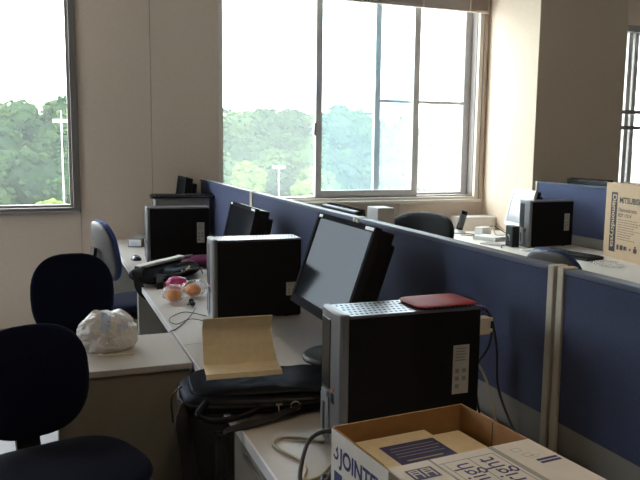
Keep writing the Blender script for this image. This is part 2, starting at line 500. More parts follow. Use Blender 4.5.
# window_3, beyond the column
w3 = thing('window_3', None, None, (W3[0], WY, W3[2]), kind='structure')
P(frame_ring(*W3, 0.05, 0.05, 0.04, 0.06, WY - 0.01, WY + 0.18).build('frame', 'dark_aluminium'), w3)
w3m = MB()
for x in (5.345, 5.42, 6.1): w3m.box((x, WY + 0.05, 0.99), (x + 0.05, WY + 0.11, 2.52))
P(w3m.build('mullion', 'aluminium'), w3)
w3b = MB()
for z in (1.60, 1.75): w3b.box((W3[0] + 0.05, WY - 0.005, z), (W3[1] - 0.05, WY + 0.03, z + 0.035))
P(w3b.build('guard_rail', 'dark_aluminium'), w3)
P(pane(W3[0] + .05, W3[1] - .05, W3[2] + .04, W3[3] - .06, WY + 0.08, 'glass_hazy', None), w3)
# unseen window added in the left wall to light the blue partition
for k, (a, b) in enumerate(((3.6, 5.2),)):
    w = thing('window_%d' % (4 + k), None, None, (XL, a, 0.95), kind='structure')
    fm = MB()
    for c in (a, (a + b) / 2 - 0.025, b - 0.05): fm.box((XL - 0.12, c, 0.95), (XL - 0.02, c + 0.05, 2.5))
    fm.box((XL - 0.12, a, 0.95), (XL - 0.02, b, 0.99)); fm.box((XL - 0.12, a, 2.46), (XL - 0.02, b, 2.5))
    P(fm.build('frame', 'aluminium'), w)
    P(box('pane', (XL - 0.072, a + .04, 0.98), (XL - 0.068, b - .04, 2.47), 'glass_clear'), w)

# raised venetian blind of the main window
bl = thing('venetian_blind', 'brown venetian blind drawn up to the top of the wide sliding window', 'blind', (2.50, WY - 0.06, 2.588))
bl.rotation_euler = (0, R(0.35), 0)
for k in range(18):
    box('slat', (-1.18, -0.014, 0.012 + k * 0.0095), (1.18, 0.030, 0.0155 + k * 0.0095), 'blind_slat', bl)
box('bottom_rail', (-1.19, -0.016, -0.012), (1.19, 0.032, 0.006), 'blind_slat', bl, bevel=0.004)
for x in (-0.9, -0.1, 0.54, 0.99):
    box('ladder_cord', (x, -0.018, -0.012), (x + 0.012, -0.016, 0.19), 'sill_paint', bl)

# fluorescent ceiling fixtures over the desk row, switched on
def tube_light(m_name='lamp_tube'):
    m = bpy.data.materials.new(m_name); m.use_nodes = True
    b = m.node_tree.nodes['Principled BSDF']
    b.inputs['Base Color'].default_value = (0.8, 0.8, 0.78, 1)
    b.inputs['Emission Color'].default_value = (1.0, 0.76, 0.50, 1)
    b.inputs['Emission Strength'].default_value = LAMP
    MATS[m_name] = m
LAMP = 26.0
tube_light()
for k, (x, y, lab) in enumerate(((1.12, 1.30, 'white twin-tube ceiling light above the open paper carton'), (1.12, -1.40, 'white twin-tube ceiling light farther behind above the desk row'))):
    t = thing('ceiling_light', lab, 'ceiling light', (x, y, CEIL - 0.07), 0, 'fluorescent ceiling lights')
    box('housing', (-0.11, -0.62, 0.03), (0.11, 0.62, 0.07), 'lamp_housing', t, bevel=0.006)
    for dx in (-0.05, 0.05):
        MB().lathe([(0.014, -0.58), (0.014, 0.58)], 14, mtx=Matrix.Translation((dx, 0, 0.0135)) @ Matrix.Rotation(R(90), 4, 'X')).build('tube', 'lamp_tube', t)
    for yy in (-0.605, 0.585):
        box('end_cap', (-0.075, yy, -0.002), (0.075, yy + 0.02, 0.0298), 'lamp_housing', t)

# ------------------------------------------------------------------ outdoors
def hill_z(x, y):
    t = max(0.0, min(1.0, (y - 96) / 75))
    s = t * t * (3 - 2 * t)
    base = -9.5 + s * (10.8 + 1.6 * math.sin(x * 0.045 + 1.0) + 1.0 * math.sin(x * 0.11))
    base += s * (2.6 * math.exp(-((x - 74) / 10) ** 2) + 1.8 * math.exp(-((x - 39) / 5) ** 2) + 2.0 * math.exp(-((x - 53) / 6) ** 2) + 0.8 * math.exp(-((x + 9) / 9) ** 2))
    if x < 12: base -= s * 1.6
    if x > 48: base -= s * min(3.0, (x - 48) * 0.06)
    return base
gm = MB(); nx, ny = 40, 30
vs = []; fs = []
for j in range(ny + 1):
    for i in range(nx + 1):
        x = -120 + 380 * i / nx; y = 20 + 230 * j / ny
        vs.append((x, y, hill_z(x, y)))
for j in range(ny):
    for i in range(nx):
        a = j * (nx + 1) + i; fs.append((a, a + 1, a + nx + 2, a + nx + 1))
gm.add(vs, fs, 0, True)
tag(gm.build('hillside_ground', 'earth'), kind='structure')
tag(box('car_park_ground', (10, 62, -9.49), (75, 94, -9.40), 'car_park'), kind='structure')

ICO = None
def ico_data(sub=1):
    bm = bmesh.new(); bmesh.ops.create_icosphere(bm, subdivisions=sub, radius=1.0)
    v = [x.co.copy() for x in bm.verts]; f = [tuple(w.index for w in p.verts) for p in bm.faces]
    bm.free(); return v, f
IV, IF = ico_data(1)
rnd = random.Random(11)
IV2, IF2 = ico_data(2)
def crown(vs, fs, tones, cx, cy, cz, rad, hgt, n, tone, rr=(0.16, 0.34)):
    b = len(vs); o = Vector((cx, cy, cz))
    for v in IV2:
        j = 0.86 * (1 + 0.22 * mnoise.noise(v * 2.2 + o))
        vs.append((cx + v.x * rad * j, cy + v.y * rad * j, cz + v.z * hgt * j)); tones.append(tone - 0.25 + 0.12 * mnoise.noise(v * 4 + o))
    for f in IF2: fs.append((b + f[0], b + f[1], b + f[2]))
    for _ in range(n):
        u = rnd.uniform(-0.35, 1); a = rnd.uniform(0, 2 * math.pi); q = math.sqrt(max(0, 1 - u * u))
        k = rnd.uniform(0.84, 0.98)
        px, py, pz = cx + rad * q * math.cos(a) * k, cy + rad * q * math.sin(a) * k, cz + hgt * u * k
        s = rad * rnd.uniform(*rr)
        b = len(vs); t = max(-0.3, min(1, tone - 0.12 + rnd.uniform(-0.25, 0.25)))
        for v in IV:
            j = 1 + rnd.uniform(-0.3, 0.3)
            vs.append((px + v.x * s * j, py + v.y * s * j, pz + v.z * s * j * 0.8)); tones.append(t)
        for f in IF: fs.append((b + f[0], b + f[1], b + f[2]))
def foliage(name, vs, fs, tones, m, parent=None):
    me = bpy.data.meshes.new(name); me.from_pydata(vs, [], fs); me.update()
    at = me.attributes.new('tone', 'FLOAT', 'POINT'); at.data.foreach_set('value', tones)
    return new_obj(name, me, m, parent)
vs, fs, tn = [], [], []
y = 99.0
while y < 185:
    step = 5.2 + (y - 97) * 0.02
    x = -0.22 * y - 6
    while x < 0.78 * y:
        px, py = x + rnd.uniform(-1.9, 1.9), y + rnd.uniform(-1.9, 1.9)
        rad = rnd.uniform(2.2, 4.1); z = hill_z(px, py)
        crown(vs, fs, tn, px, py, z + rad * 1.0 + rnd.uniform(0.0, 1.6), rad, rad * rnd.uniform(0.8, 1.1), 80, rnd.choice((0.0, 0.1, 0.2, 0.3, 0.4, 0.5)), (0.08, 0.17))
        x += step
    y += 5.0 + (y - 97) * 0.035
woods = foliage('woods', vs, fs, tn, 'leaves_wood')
tag(woods, 'dense green woods covering the hillside outside the windows', 'woods', kind='stuff')
def tree(name, label, x, y, h, rad, tone, m='leaves_pale', n=70, zb=None, group=None):
    zb = hill_z(x, y) if zb is None else zb
    t = thing(name, label, 'tree' if 'tree' in name else 'bush', (x, y, zb), 0, group)
    MB().tube([(0, 0, 0), (0.08, 0, h * 0.4), (0, 0.05, h * 0.85)], lambda k: 0.16 * (1 - 0.6 * k), 7).build('trunk', 'bark', t)
    a, b, c = [], [], []
    crown(a, b, c, 0, 0, h - rad * 0.75, rad, (h - 0.2) * 0.5 if h < 2.6 * rad else rad * 1.25, n, tone, (0.18, 0.32))
    foliage('crown', a, b, c, m, t)
tree('round_bush', 'round yellow-green bush low in the window at the corner by the chairs', 1.2, 84, 4.2, 2.3, 0.55)
tree('young_tree', 'slim pale green young tree near the lamp post at the car park', 24.2, 90, 7.2, 2.1, 0.35)
tree('young_tree', 'bushy pale green tree in front of the woods beside the sliding sash', 33.2, 90, 6.5, 3.0, 0.25)
tree('young_tree', 'small light green tree at the jamb end of the wide window', 18.6, 90, 6.0, 2.1, 0.2)
tree('young_tree', 'yellowish tree beyond the clear opening next to the column', 53.0, 90, 8.0, 3.4, 0.75)
# posts and small houses at the edge of the car park
def pole(name, label, x, y, z0, h, r=0.09, lamp=False):
    t = thing(name, label, 'pole', (x, y, z0))
    MB().lathe([(r * 1.4, 0), (r, h * 0.5), (r * 0.8, h)], 8).build('shaft', 'pole_steel', t)
    m = MB()
    if lamp: m.box((-0.75, -0.15, h), (-0.15, 0.15, h + 0.3)); m.box((0.15, -0.15, h), (0.75, 0.15, h + 0.3)); m.box((-0.75, -0.04, h + 0.1), (0.75, 0.04, h + 0.16)); m.build('lamp_head', 'white_plastic', t)
    else: m.box((-0.6, -0.06, h * 0.93), (0.6, 0.06, h * 0.95)); m.build('cross_arm', 'pole_steel', t)
pole('lamp_post', 'white twin-headed lamp post standing in front of the woods', 27.6, 88, -9.4, 7.6, 0.045, lamp=True)
pole('utility_pole', 'tall grey utility pole close to the jamb of the wide window', 21.8, 94, -9.3, 15.0, 0.12)
pole('utility_pole', 'slim pale pole at the edge of the corner window frame', 1.62, 60, -9.4, 13.0, 0.05)
for x, lab in ((22.2, 'low white shed with red-brown roof beside the car park'), (25.2, 'second low white shed farther along the car park')):
    t = thing('shed', lab, 'shed', (x, 86, -9.4))
    box('wall', (-1.1, -1, 0), (1.1, 1, 1.5), 'house_wall', t)
    MB().prism([(-1.3, 1.5), (1.3, 1.5), (0, 2.0)], -1.15, 1.15, mtx=Matrix.Rotation(math.pi / 2, 4, 'X')).build('roof', 'house_roof', t)

# ------------------------------------------------------------------ desks
DZ = 0.70
def desk(label, x0, x1, ya, yb, front=-1, top='desk_top', group=None):
    """front = -1: sitting side at x0, +1: at x1"""
    g = 0.0012
    t = thing('office_desk', label, 'desk', ((x0 + x1) / 2, (ya + yb) / 2, 0), 0, group)
    hx, hy = (x1 - x0) / 2, (yb - ya) / 2 - g
    s = front
    box('desk_top', (-hx + (0.006 if s < 0 else 0), -hy, DZ - 0.028), (hx - (0.006 if s > 0 else 0), hy, DZ), top, t)
    xe = -hx if s < 0 else hx - 0.006
    box('edge_trim', (xe, -hy, DZ - 0.028), (xe + 0.006, hy, DZ + 0.0005), 'desk_edge', t)
    for yy in (-hy, hy - 0.03):
        box('side_panel', (-hx + 0.03, yy, 0.0), (hx - 0.02, yy + 0.03, DZ - 0.028), 'desk_metal', t)
    xb = hx - 0.06 if s < 0 else -hx + 0.04
    box('modesty_panel', (xb, -hy + 0.03, 0.12), (xb + 0.02, hy - 0.03, DZ - 0.028), 'desk_metal', t)
    return t
DX0, DX1 = 0.465, 1.135
desk('grey office desk holding the black bag, the tilted monitor and the near tower', DX0, DX1, 1.46, 2.672)
desk('grey office desk at the frame edge carrying the open paper carton', DX0, DX1, 0.26, 1.46)
desk('grey office desk with snack packets and black cables on its top', DX0, DX1, 2.672, 4.25)
desk('grey office desk pushed against the wall beside the wide window', DX0, DX1, 4.25, 5.755)
# row on the other side of the partition
desk('grey desk hidden behind the long partition, white carton on it', 1.215, 1.87, 2.68, 4.25, 1)
# second row by the column
desk('pale desk under the window with phone, books and white screen', 3.03, 3.735, 4.31, 5.755, -1, 'desk_top_pale')
desk('pale desk carrying the brown monitor carton', 3.03, 3.735, 2.86, 4.31, -1, 'desk_top_pale')

def pedestal(label, x, y, yw, xd):
    t = thing('drawer_pedestal', label, 'drawers', (x, y, 0))
    box('body', (0.012, 0, 0.04), (xd, yw, 0.655), 'desk_metal', t)
    for z0, z1 in ((0.05, 0.30), (0.305, 0.475), (0.48, 0.65)):
        d = box('drawer', (-0.006, 0.004, z0), (0.0118, yw - 0.004, z1), 'cabinet_face', t, bevel=0.003)
        box('handle', (-0.012, yw * 0.3, z1 - 0.022), (-0.0062, yw * 0.7, z1 - 0.012), 'silver_trim', d)
    for a, b in ((0.03, 0.02), (0.03, yw - 0.06), (xd - 0.08, 0.02), (xd - 0.08, yw - 0.06)): box('caster', (a, b, 0), (a + 0.04, b + 0.04, 0.0398), 'black_plastic', t, bevel=0.004)
pedestal('beige drawer pedestal under the desk, below the loose cables', 0.485, 1.495, 0.44, 0.54)

# low cabinet with the white plastic bag
t = thing('side_cabinet', 'low beige side cabinet with pale top between the two blue chairs', 'cabinet', (0.02, 2.444, 0))
box('cabinet_top', (0, -0.004, 0.678), (0.440, 0.420, 0.70), 'desk_top', t, bevel=0.003)
box('body', (0.006, 0.012, 0.03), (0.434, 0.414, 0.677), 'cabinet_face', t)
box('front_panel', (0.006, 0.002, 0.03), (0.434, 0.0115, 0.668), 'cabinet_face', t)
box('plinth', (0.02, 0.02, 0), (0.42, 0.40, 0.03), 'black_plastic', t)

# ------------------------------------------------------------------ partitions
def partition(label, x, ya, yb, top=1.153, th=0.04, group='desk partitions', bottom=0.0):
    """fabric screen in the y direction, faces at x and x+th"""
    t = thing('desk_partition', label, 'partition', (x, ya, 0), 0, group)
    L = yb - ya; pw = 0.026
    box('fabric', (0.003, pw, 0.772), (th - 0.003, L - pw, top - 0.012), 'panel_fabric', t, bevel=0.004)
    box('base_panel', (0.006, pw, bottom), (th - 0.006, L - pw, 0.772), 'panel_base', t)
    rail = box('top_rail', (0, pw, top - 0.012), (th, L - pw, top), 'panel_rail', t, bevel=0.002)
    for a in (0.0, L - pw):
        p = box('post', (-0.002, a + 0.0015, bottom), (th + 0.002, a + pw - 0.0015, top + 0.003), 'panel_post', t, bevel=0.003)
    return t
partition('blue fabric desk partition next to the wall under the wide window', 1.16, 4.246, 5.752)
partition('blue fabric desk partition beside the middle tower and its monitor', 1.16, 2.684, 4.244)
partition('blue fabric desk partition behind the near tower with dangling cables', 1.16, 1.462, 2.682)
partition('blue fabric desk partition cut by the frame, past the beige post', 1.16, 0.26, 1.452)
partition('blue desk partition against the column behind the upright tower', 3.755, 3.70, 5.03, 1.153)
partition('blue desk partition behind the brown monitor carton', 3.755, 2.40, 3.695, 1.153)

# ------------------------------------------------------------------ chairs
def make_chair(label, loc, yaw, seat_z=0.47, back_top=0.90, tilt=8, bw=0.42, bh=0.40, fabric='chair_fabric', shell='chair_shell', side_x=0.0):
    """local frame: chair faces -y; origin on the floor under the seat"""
    t = thing('office_chair', label, 'chair', loc, yaw, 'swivel office chairs')
    v, f = cushion(0.47, 0.44, 0.075, 3.0, 2.6)
    vs2 = [(x * (1.0 + 0.06 * (-y / 0.22)), y, z + 0.25 * x * x) for x, y, z in v]
    MB().add(vs2, f, 0, True).build('seat', 'chair_fabric', t, (0, 0, seat_z - 0.0375))
    v, f = cushion(0.44, 0.41, 0.03, 3.0, 3.0, 32, 8)
    MB().add(v, f, 0, True).build('seat_pan', 'black_plastic', t, (0, 0, seat_z - 0.085))
    zc = back_top - bh / 2
    mt = Matrix.Translation((0, 0.235, zc)) @ Matrix.Rotation(R(90 - tilt), 4, 'X')
    v, f = cushion(bw, bh, 0.055, 2.9, 2.4)
    # wider at the shoulders' middle, curved round the sitter
    def shp(p):
        x, y, z = p
        return (x * (1 - 0.10 * (y / (bh / 2)) ** 2 + 0.03 * y / bh), y, z + 0.55 * x * x)
    MB().add([mt @ Vector(shp(p)) for p in v], f, 0, True).build('backrest', fabric, t)
    mt2 = mt @ Matrix.Translation((0, 0, -0.022))
    v, f = cushion(bw * 0.965, bh * 0.965, 0.045, 2.9, 2.6)
    MB().add([mt2 @ Vector(shp(p)) for p in v], f, 0, True).build('back_shell', shell, t)
    MB().ribbon([(0, 0.30, zc + 0.02), (0, 0.315, zc - bh * 0.35), (0, 0.30, seat_z + 0.0), (0, 0.24, seat_z - 0.10), (0, 0.05, seat_z - 0.11)], 0.07, 0.02, (1, 0, 0)).build('back_post', 'black_plastic', t)
    MB().lathe([(0.026, 0.10), (0.026, 0.27), (0.018, 0.27), (0.018, seat_z - 0.10)], 14).build('gas_lift', 'black_plastic', t)
    for k in range(5):
        a = k * 2 * math.pi / 5 + 0.3
        d = Vector((math.cos(a), math.sin(a), 0))
        leg = MB().tube([(0, 0, 0.12), tuple(d * 0.13 + Vector((0, 0, 0.105))), tuple(d * 0.27 + Vector((0, 0, 0.07)))], lambda q: 0.024 - 0.009 * q, 8).build('leg', 'black_plastic', t)
        MB().lathe([(0.022, -0.018), (0.027, -0.010), (0.027, 0.010), (0.022, 0.018)], 12,
                   mtx=Matrix.Translation(d * 0.27 + Vector((0, 0, 0.027))) @ Matrix.Rotation(a + 1.2, 4, 'Z') @ Matrix.Rotation(math.pi / 2, 4, 'X')).build('caster', 'black_plastic', leg)
    return t
make_chair('navy fabric office chair with seat in view, nearest in front of the side cabinet', (0.018, 2.105, 0), R(17), seat_z=0.548, back_top=0.895, tilt=5, bw=0.35, bh=0.345)
make_chair('navy fabric office chair behind the white plastic bag and side cabinet', (0.13, 3.13, 0), R(4), seat_z=0.50, back_top=0.955, tilt=6, bw=0.35, bh=0.37)
make_chair('office chair seen from its grey shell side, blue rim, by the far wall', (0.575, 4.56, 0), R(101), seat_z=0.50, back_top=0.985, tilt=10, bw=0.40, bh=0.37, fabric='chair_fabric_lit')
make_chair('office chair back with grey shell and blue rim showing over the partition', (2.86, 3.36, 0), R(97), seat_z=0.45, back_top=0.885, tilt=8, bw=0.44, bh=0.40, fabric='chair_fabric_lit')

# black leather armchair behind the partition
t = thing('leather_chair', 'glossy black leather chair back rising above the blue partition', 'chair', (2.10, 4.22, 0), R(-62))
v, f = cushion(0.52, 0.50, 0.12, 3.0, 2.4)
MB().add(v, f, 0, True).build('seat', 'leather_matt', t, (0, 0, 0.46))
mt = Matrix.Translation((0, 0.28, 0.76)) @ Matrix.Rotation(R(64), 4, 'X')
v, f = cushion(0.56, 0.50, 0.13, 2.5, 2.2)
MB().add([mt @ Vector((x, y, z + 0.9 * x * x)) for x, y, z in v], f, 0, True).build('backrest', 'leather_matt', t)
MB().lathe([(0.03, 0.10), (0.03, 0.26), (0.02, 0.26), (0.02, 0.41)], 14).build('gas_lift', 'black_plastic', t)
MB().ribbon([(0, 0.30, 0.66), (0, 0.30, 0.50), (0, 0.22, 0.395), (0, 0.0, 0.395)], 0.09, 0.02, (1, 0, 0)).build('back_post', 'black_plastic', t)
for s in (-1, 1):
    MB().tube([(s * 0.24, 0.22, 0.66), (s * 0.31, 0.12, 0.665), (s * 0.31, -0.10, 0.655), (s * 0.28, -0.14, 0.52), (s * 0.22, -0.10, 0.44)], 0.022, 10).build('armrest', 'black_gloss', t)
for k in range(5):
    a = k * 2 * math.pi / 5 + 0.3; d = Vector((math.cos(a), math.sin(a), 0))
    leg = MB().tube([(0, 0, 0.12), tuple(d * 0.13 + Vector((0, 0, 0.105))), tuple(d * 0.28 + Vector((0, 0, 0.07)))], lambda q: 0.026 - 0.009 * q, 8).build('leg', 'black_plastic', t)
    MB().lathe([(0.022, -0.018), (0.027, -0.010), (0.027, 0.010), (0.022, 0.018)], 12,
               mtx=Matrix.Translation(d * 0.28 + Vector((0, 0, 0.027))) @ Matrix.Rotation(a + 1.2, 4, 'Z') @ Matrix.Rotation(math.pi / 2, 4, 'X')).build('caster', 'black_plastic', leg)

# ------------------------------------------------------------------ computer towers
TL, TW, TH = 0.385, 0.143, 0.343       # depth along x, width along y, height
def make_tower():
    t = bpy.data.objects.new('computer_tower', None); C.objects.link(t); t.empty_display_size = 0.05
    # origin: near front bottom corner; front faces -x, near side is y = 0
    box('case', (0.022, 0.004, 0.006), (TL, TW - 0.004, TH - 0.012), 'case_black', t, bevel=0.004)
    # bezel: rounded silver front
    poly = [(0.024, 0.004), (0.010, 0.002), (0.002, 0.014), (0.0, 0.04), (0.0, TW - 0.04), (0.002, TW - 0.014), (0.010, TW - 0.002), (0.024, TW - 0.004)]
    bz = MB().prism(poly, 0.0, TH).build('bezel', 'bezel_silver', t, bevel=0.006, seg=3)
    box('drive_slot', (-0.002, TW - 0.075, TH * 0.42), (0.002, TW - 0.022, TH * 0.93), 'slot_dark', bz, bevel=0.0008)
    box('lower_ridge', (-0.004, TW - 0.072, 0.02), (0.0004, TW - 0.02, TH * 0.36), 'bezel_bright', bz, bevel=0.002)
    box('lower_slot', (-0.0052, TW - 0.05, 0.03), (-0.0041, TW - 0.038, TH * 0.30), 'slot_dark', bz)
    box('power_button', (-0.006, TW - 0.067, TH * 0.345), (0.0004, TW - 0.028, TH * 0.40), 'bezel_bright', bz, bevel=0.003)
    box('status_light', (-0.0016, 0.043, TH * 0.415), (0.0004, 0.055, TH * 0.445), 'orange_led', bz)
    box('audio_port', (-0.0016, 0.042, TH * 0.33), (0.0004, 0.058, TH * 0.40), 'slot_dark', bz)
    # perforated top cover
    m = MB(); x0, x1, ya, yb = 0.026, TL, 0.004, TW - 0.004
    nxc, nyc = 55, 11
    zz = TH - 0.004
    for i in range(nxc):
        for j in range(nyc):
            if j % 2 == 1 and 0 < i < nxc - 1 and (i + (j // 2) % 2) % 2 == 1: continue
            a = x0 + (x1 - x0) * i / nxc; b = x0 + (x1 - x0) * (i + 1) / nxc
            c = ya + (yb - ya) * j / nyc; d = ya + (yb - ya) * (j + 1) / nyc
            m.add([(a, c, zz), (b, c, zz), (b, d, zz), (a, d, zz)], [(0, 1, 2, 3)])
    for a, b, c, d in (((x0, ya), (x1, ya), 0, 0), ((x1, ya), (x1, yb), 0, 0), ((x1, yb), (x0, yb), 0, 0), ((x0, yb), (x0, ya), 0, 0)):
        m.add([(*a, TH - 0.0115), (*b, TH - 0.0115), (*b, zz), (*a, zz)], [(0, 1, 2, 3)])
    m.build('top_vent', 'vent_metal', t)
    # sticker on the near side, towards the back
    st = box('label_sticker', (TL - 0.078, 0.0028, TH * 0.34), (TL - 0.032, 0.0039, TH * 0.71), 'sticker_paper', t)
    m = MB()
    for k in range(5): m.box((TL - 0.072, 0.0022, TH * 0.68 - k * 0.0075), (TL - 0.040 - 0.004 * (k % 2), 0.0028, TH * 0.688 - k * 0.0075))
    for i, j in ((0, 0), (1, 0), (0, 1), (1, 1), (0, 2)):
        m.box((TL - 0.071 + i * 0.02, 0.0022, TH * 0.50 - j * 0.02), (TL - 0.060 + i * 0.02, 0.0028, TH * 0.53 - j * 0.02))
    tag(m.build('sticker_print', 'sticker_ink', st), kind='stuff')
    rp = box('rear_panel', (TL, 0.012, 0.02), (TL + 0.002, TW - 0.012, TH - 0.02), 'case_grey', t)
    box('port_block', (TL + 0.0021, 0.05, 0.05), (TL + 0.006, 0.08, 0.19), 'slot_dark', rp)
    for a, b in ((0.05, 0.02), (0.05, TW - 0.04), (TL - 0.07, 0.02), (TL - 0.07, TW - 0.04)): box('foot', (a, b, 0), (a + 0.02, b + 0.02, 0.0058), 'black_plastic', t)
    return t
tower = make_tower()
def place_tower(o, label, loc, rz=0.0):
    o.location = loc; o.rotation_euler = (0, 0, rz)
    tag(o, label, 'computer', 'upright desktop computers')
    return o
place_tower(tower, 'black desktop tower nearest, with red case on top and pale sticker', (0.650, 1.577, DZ))
tw2 = place_tower(copy_tree(tower), 'black desktop tower between the snack packets and the tilted monitor', (0.652, 2.99, DZ), R(-2))
tw3 = place_tower(copy_tree(tower), 'black desktop tower in front of the grey one topped by a keyboard', (0.593, 4.575, DZ), R(-3))
tw4 = place_tower(copy_tree(tower), 'grey-sided desktop tower far back with a keyboard lying on it', (0.735, 5.235, DZ), R(-2))
for ch in tw4.children:
    if ch.name.startswith('case'):
        ch.data = ch.data.copy(); ch.data.materials[0] = M['case_grey']
for ch in tw2.children:
    if ch.name.startswith('label_sticker'):
        ch.scale = (1, 1, 0.45); ch.location = (0.012, 0, 0.04)
tw5 = place_tower(copy_tree(tower), 'black silver-fronted tower on the pale desk before the column partition', (3.308, 4.475, DZ), R(0))

# red flat case on the near tower
t = thing('red_case', 'red glossy flat case lying on top of the near tower', 'case', (0.947, 1.6485, DZ + TH - 0.0035), 0)
v, f = cushion(0.175, 0.139, 0.010, 6.0, 2.4, 40, 10)
MB().add([(x, y, z + 0.0060 + 0.0008 * (x / 0.095)) for x, y, z in v], f, 0, True).build('shell', 'red_plastic', t)
MB().tube([(-0.05, -0.0685, 0.006), (0.0, -0.0695, 0.0062), (0.05, -0.0685, 0.0065)], 0.0012, 6).build('seam', 'black_plastic', t)

# ------------------------------------------------------------------ monitors
def make_monitor(name, label, loc, rz, w=0.45, h=0.37, tilt=20, zc=0.28, front='monitor_grey', scr='screen', back='black_plastic', depth=0.055, group='flat screen monitors', hump=True, logo=True):
    """faces local -x; origin on the desk at the stand"""
    t = thing(name, label, 'monitor', loc, rz, group)
    # frame: local x = out of the back, y = width, z = height
    mt = Matrix.Translation((-0.01, 0, zc)) @ Matrix.Rotation(R(tilt), 4, 'Y')
    b = 0.018
    m = MB()
    m.box((-0.03, -w / 2, -h / 2), (-0.008, -w / 2 + b, h / 2), 0, mt); m.box((-0.03, w / 2 - b, -h / 2), (-0.008, w / 2, h / 2), 0, mt)
    m.box((-0.03, -w / 2 + b, h / 2 - b), (-0.008, w / 2 - b, h / 2), 0, mt); m.box((-0.03, -w / 2 + b, -h / 2), (-0.008, w / 2 - b, -h / 2 + b * 1.7), 0, mt)
    bez = m.build('bezel', front, t)
    if logo:
        m = MB(); m.box((-0.0306, -w / 2 + 0.012, h / 2 - 0.014), (-0.0301, -w / 2 + 0.075, h / 2 - 0.004), 0, mt); m.build('badge', 'white_plastic', bez)
        m = MB(); m.box((-0.0306, w / 2 - 0.05, h / 2 - 0.014), (-0.0301, w / 2 - 0.018, h / 2 - 0.004), 0, mt); m.build('badge', 'white_plastic', bez)
    MB().box((-0.026, -w / 2 + b, -h / 2 + b * 1.7), (-0.0085, w / 2 - b, h / 2 - b), 0, mt).build('screen', scr, t)
    bk = MB()
    bk.box((-0.0078, -w / 2 + 0.002, -h / 2 + 0.002), (depth - 0.03, w / 2 - 0.002, h / 2 - 0.002), 0, mt)
    bo = bk.build('back_cover', back, t, bevel=0.006)
    if hump:
        MB().box((depth - 0.0298, -w * 0.40, -h * 0.36), (depth + 0.012, w * 0.40, h * 0.40), 0, mt).build('back_hump', back, t, bevel=0.010)
    p = mt @ Vector((depth, 0, -0.03))
    MB().ribbon([(0.035, 0, 0.018), (0.05, 0, 0.10), (p.x + 0.014, 0, p.z - 0.02), (p.x + 0.010, 0, p.z + 0.03)], 0.085, 0.022, (0, 1, 0)).build('neck', back, t)
    MB().lathe([(0.125, 0.0), (0.125, 0.010), (0.115, 0.018), (0.05, 0.022), (0.001, 0.022)], 36).build('base', back, t)
    return t
make_monitor('computer_monitor', 'black monitor tilted back behind the near tower, window glare on its screen', (0.952, 2.335, DZ), R(0), 0.51, 0.345, 19, 0.314, depth=0.072)
make_monitor('computer_monitor', 'dark monitor with thin pale frame behind the middle tower', (0.960, 3.67, DZ), R(0), 0.50, 0.34, 13, 0.255, depth=0.075)
make_monitor('computer_monitor', 'far small dark monitor peeking over the keyboard near the wall', (1.005, 5.575, DZ), R(0), 0.34, 0.36, 8, 0.298, logo=False)
make_monitor('computer_monitor', 'monitor with white-lit screen on the pale desk by the column', (3.545, 4.88, DZ), R(-9), 0.37, 0.30, 14, 0.245, 'white_plastic', 'screen_matt', logo=False)  # pale screen colour stands in for the light reflected on it
make_monitor('computer_monitor', 'monitor seen from behind, top edge just above the long partition', (1.50, 3.63, DZ), R(180), 0.48, 0.33, 8, 0.245, logo=False)

# monitor behind the far partition: needs its own desk
desk('grey desk behind the blue partition at the column', 3.815, 4.5, 3.6, 5.05, 1)
make_monitor('computer_monitor', 'black monitor top edge above the partition left of the brown carton', (3.98, 4.66, DZ), R(180), 0.46, 0.34, 6, 0.315, logo=False)

# ------------------------------------------------------------------ keyboards
def keyboard(label, loc, rz, L=0.45, D=0.16, rx=0.0):
    t = thing('keyboard', label, 'keyboard', loc, rz, 'black keyboards'); t.rotation_euler = (rx, 0, rz)
    MB().prism([(-D / 2, 0), (D / 2, 0), (D / 2, 0.022), (-D / 2, 0.012)], -L / 2, L / 2,
               mtx=Matrix(((0, 0, 1, 0), (1, 0, 0, 0), (0, 1, 0, 0), (0, 0, 0, 1)))).build('case', 'black_plastic', t, bevel=0.002)
    kb = None; me = None
    n = int(L / 0.0225)
    for j in range(5):
        for i in range(n):
            x = -L / 2 + 0.02 + (L - 0.04) * i / (n - 1); y = -D / 2 + D * 0.18 + j * D * 0.16
            z = 0.0126 + 0.010 * (y + D / 2) / D
            if me is None:
                o = box('key', (-0.0085, -0.009, 0), (0.0085, 0.009, 0.007), 'black_gloss', t, bevel=0.0015, seg=1); me = o.data
            else:
                o = bpy.data.objects.new('key', me); C.objects.link(o); o.parent = t
            o.location = (x, y, z)
    return t
keyboard('black keyboard lying across the top of the grey tower', (1.005, 5.297, DZ + TH + 0.0004), R(-2), 0.57, 0.135)
keyboard('black keyboard on the pale desk in front of the silver-fronted tower', (3.33, 4.06, DZ + 0.001), R(-80), 0.44)

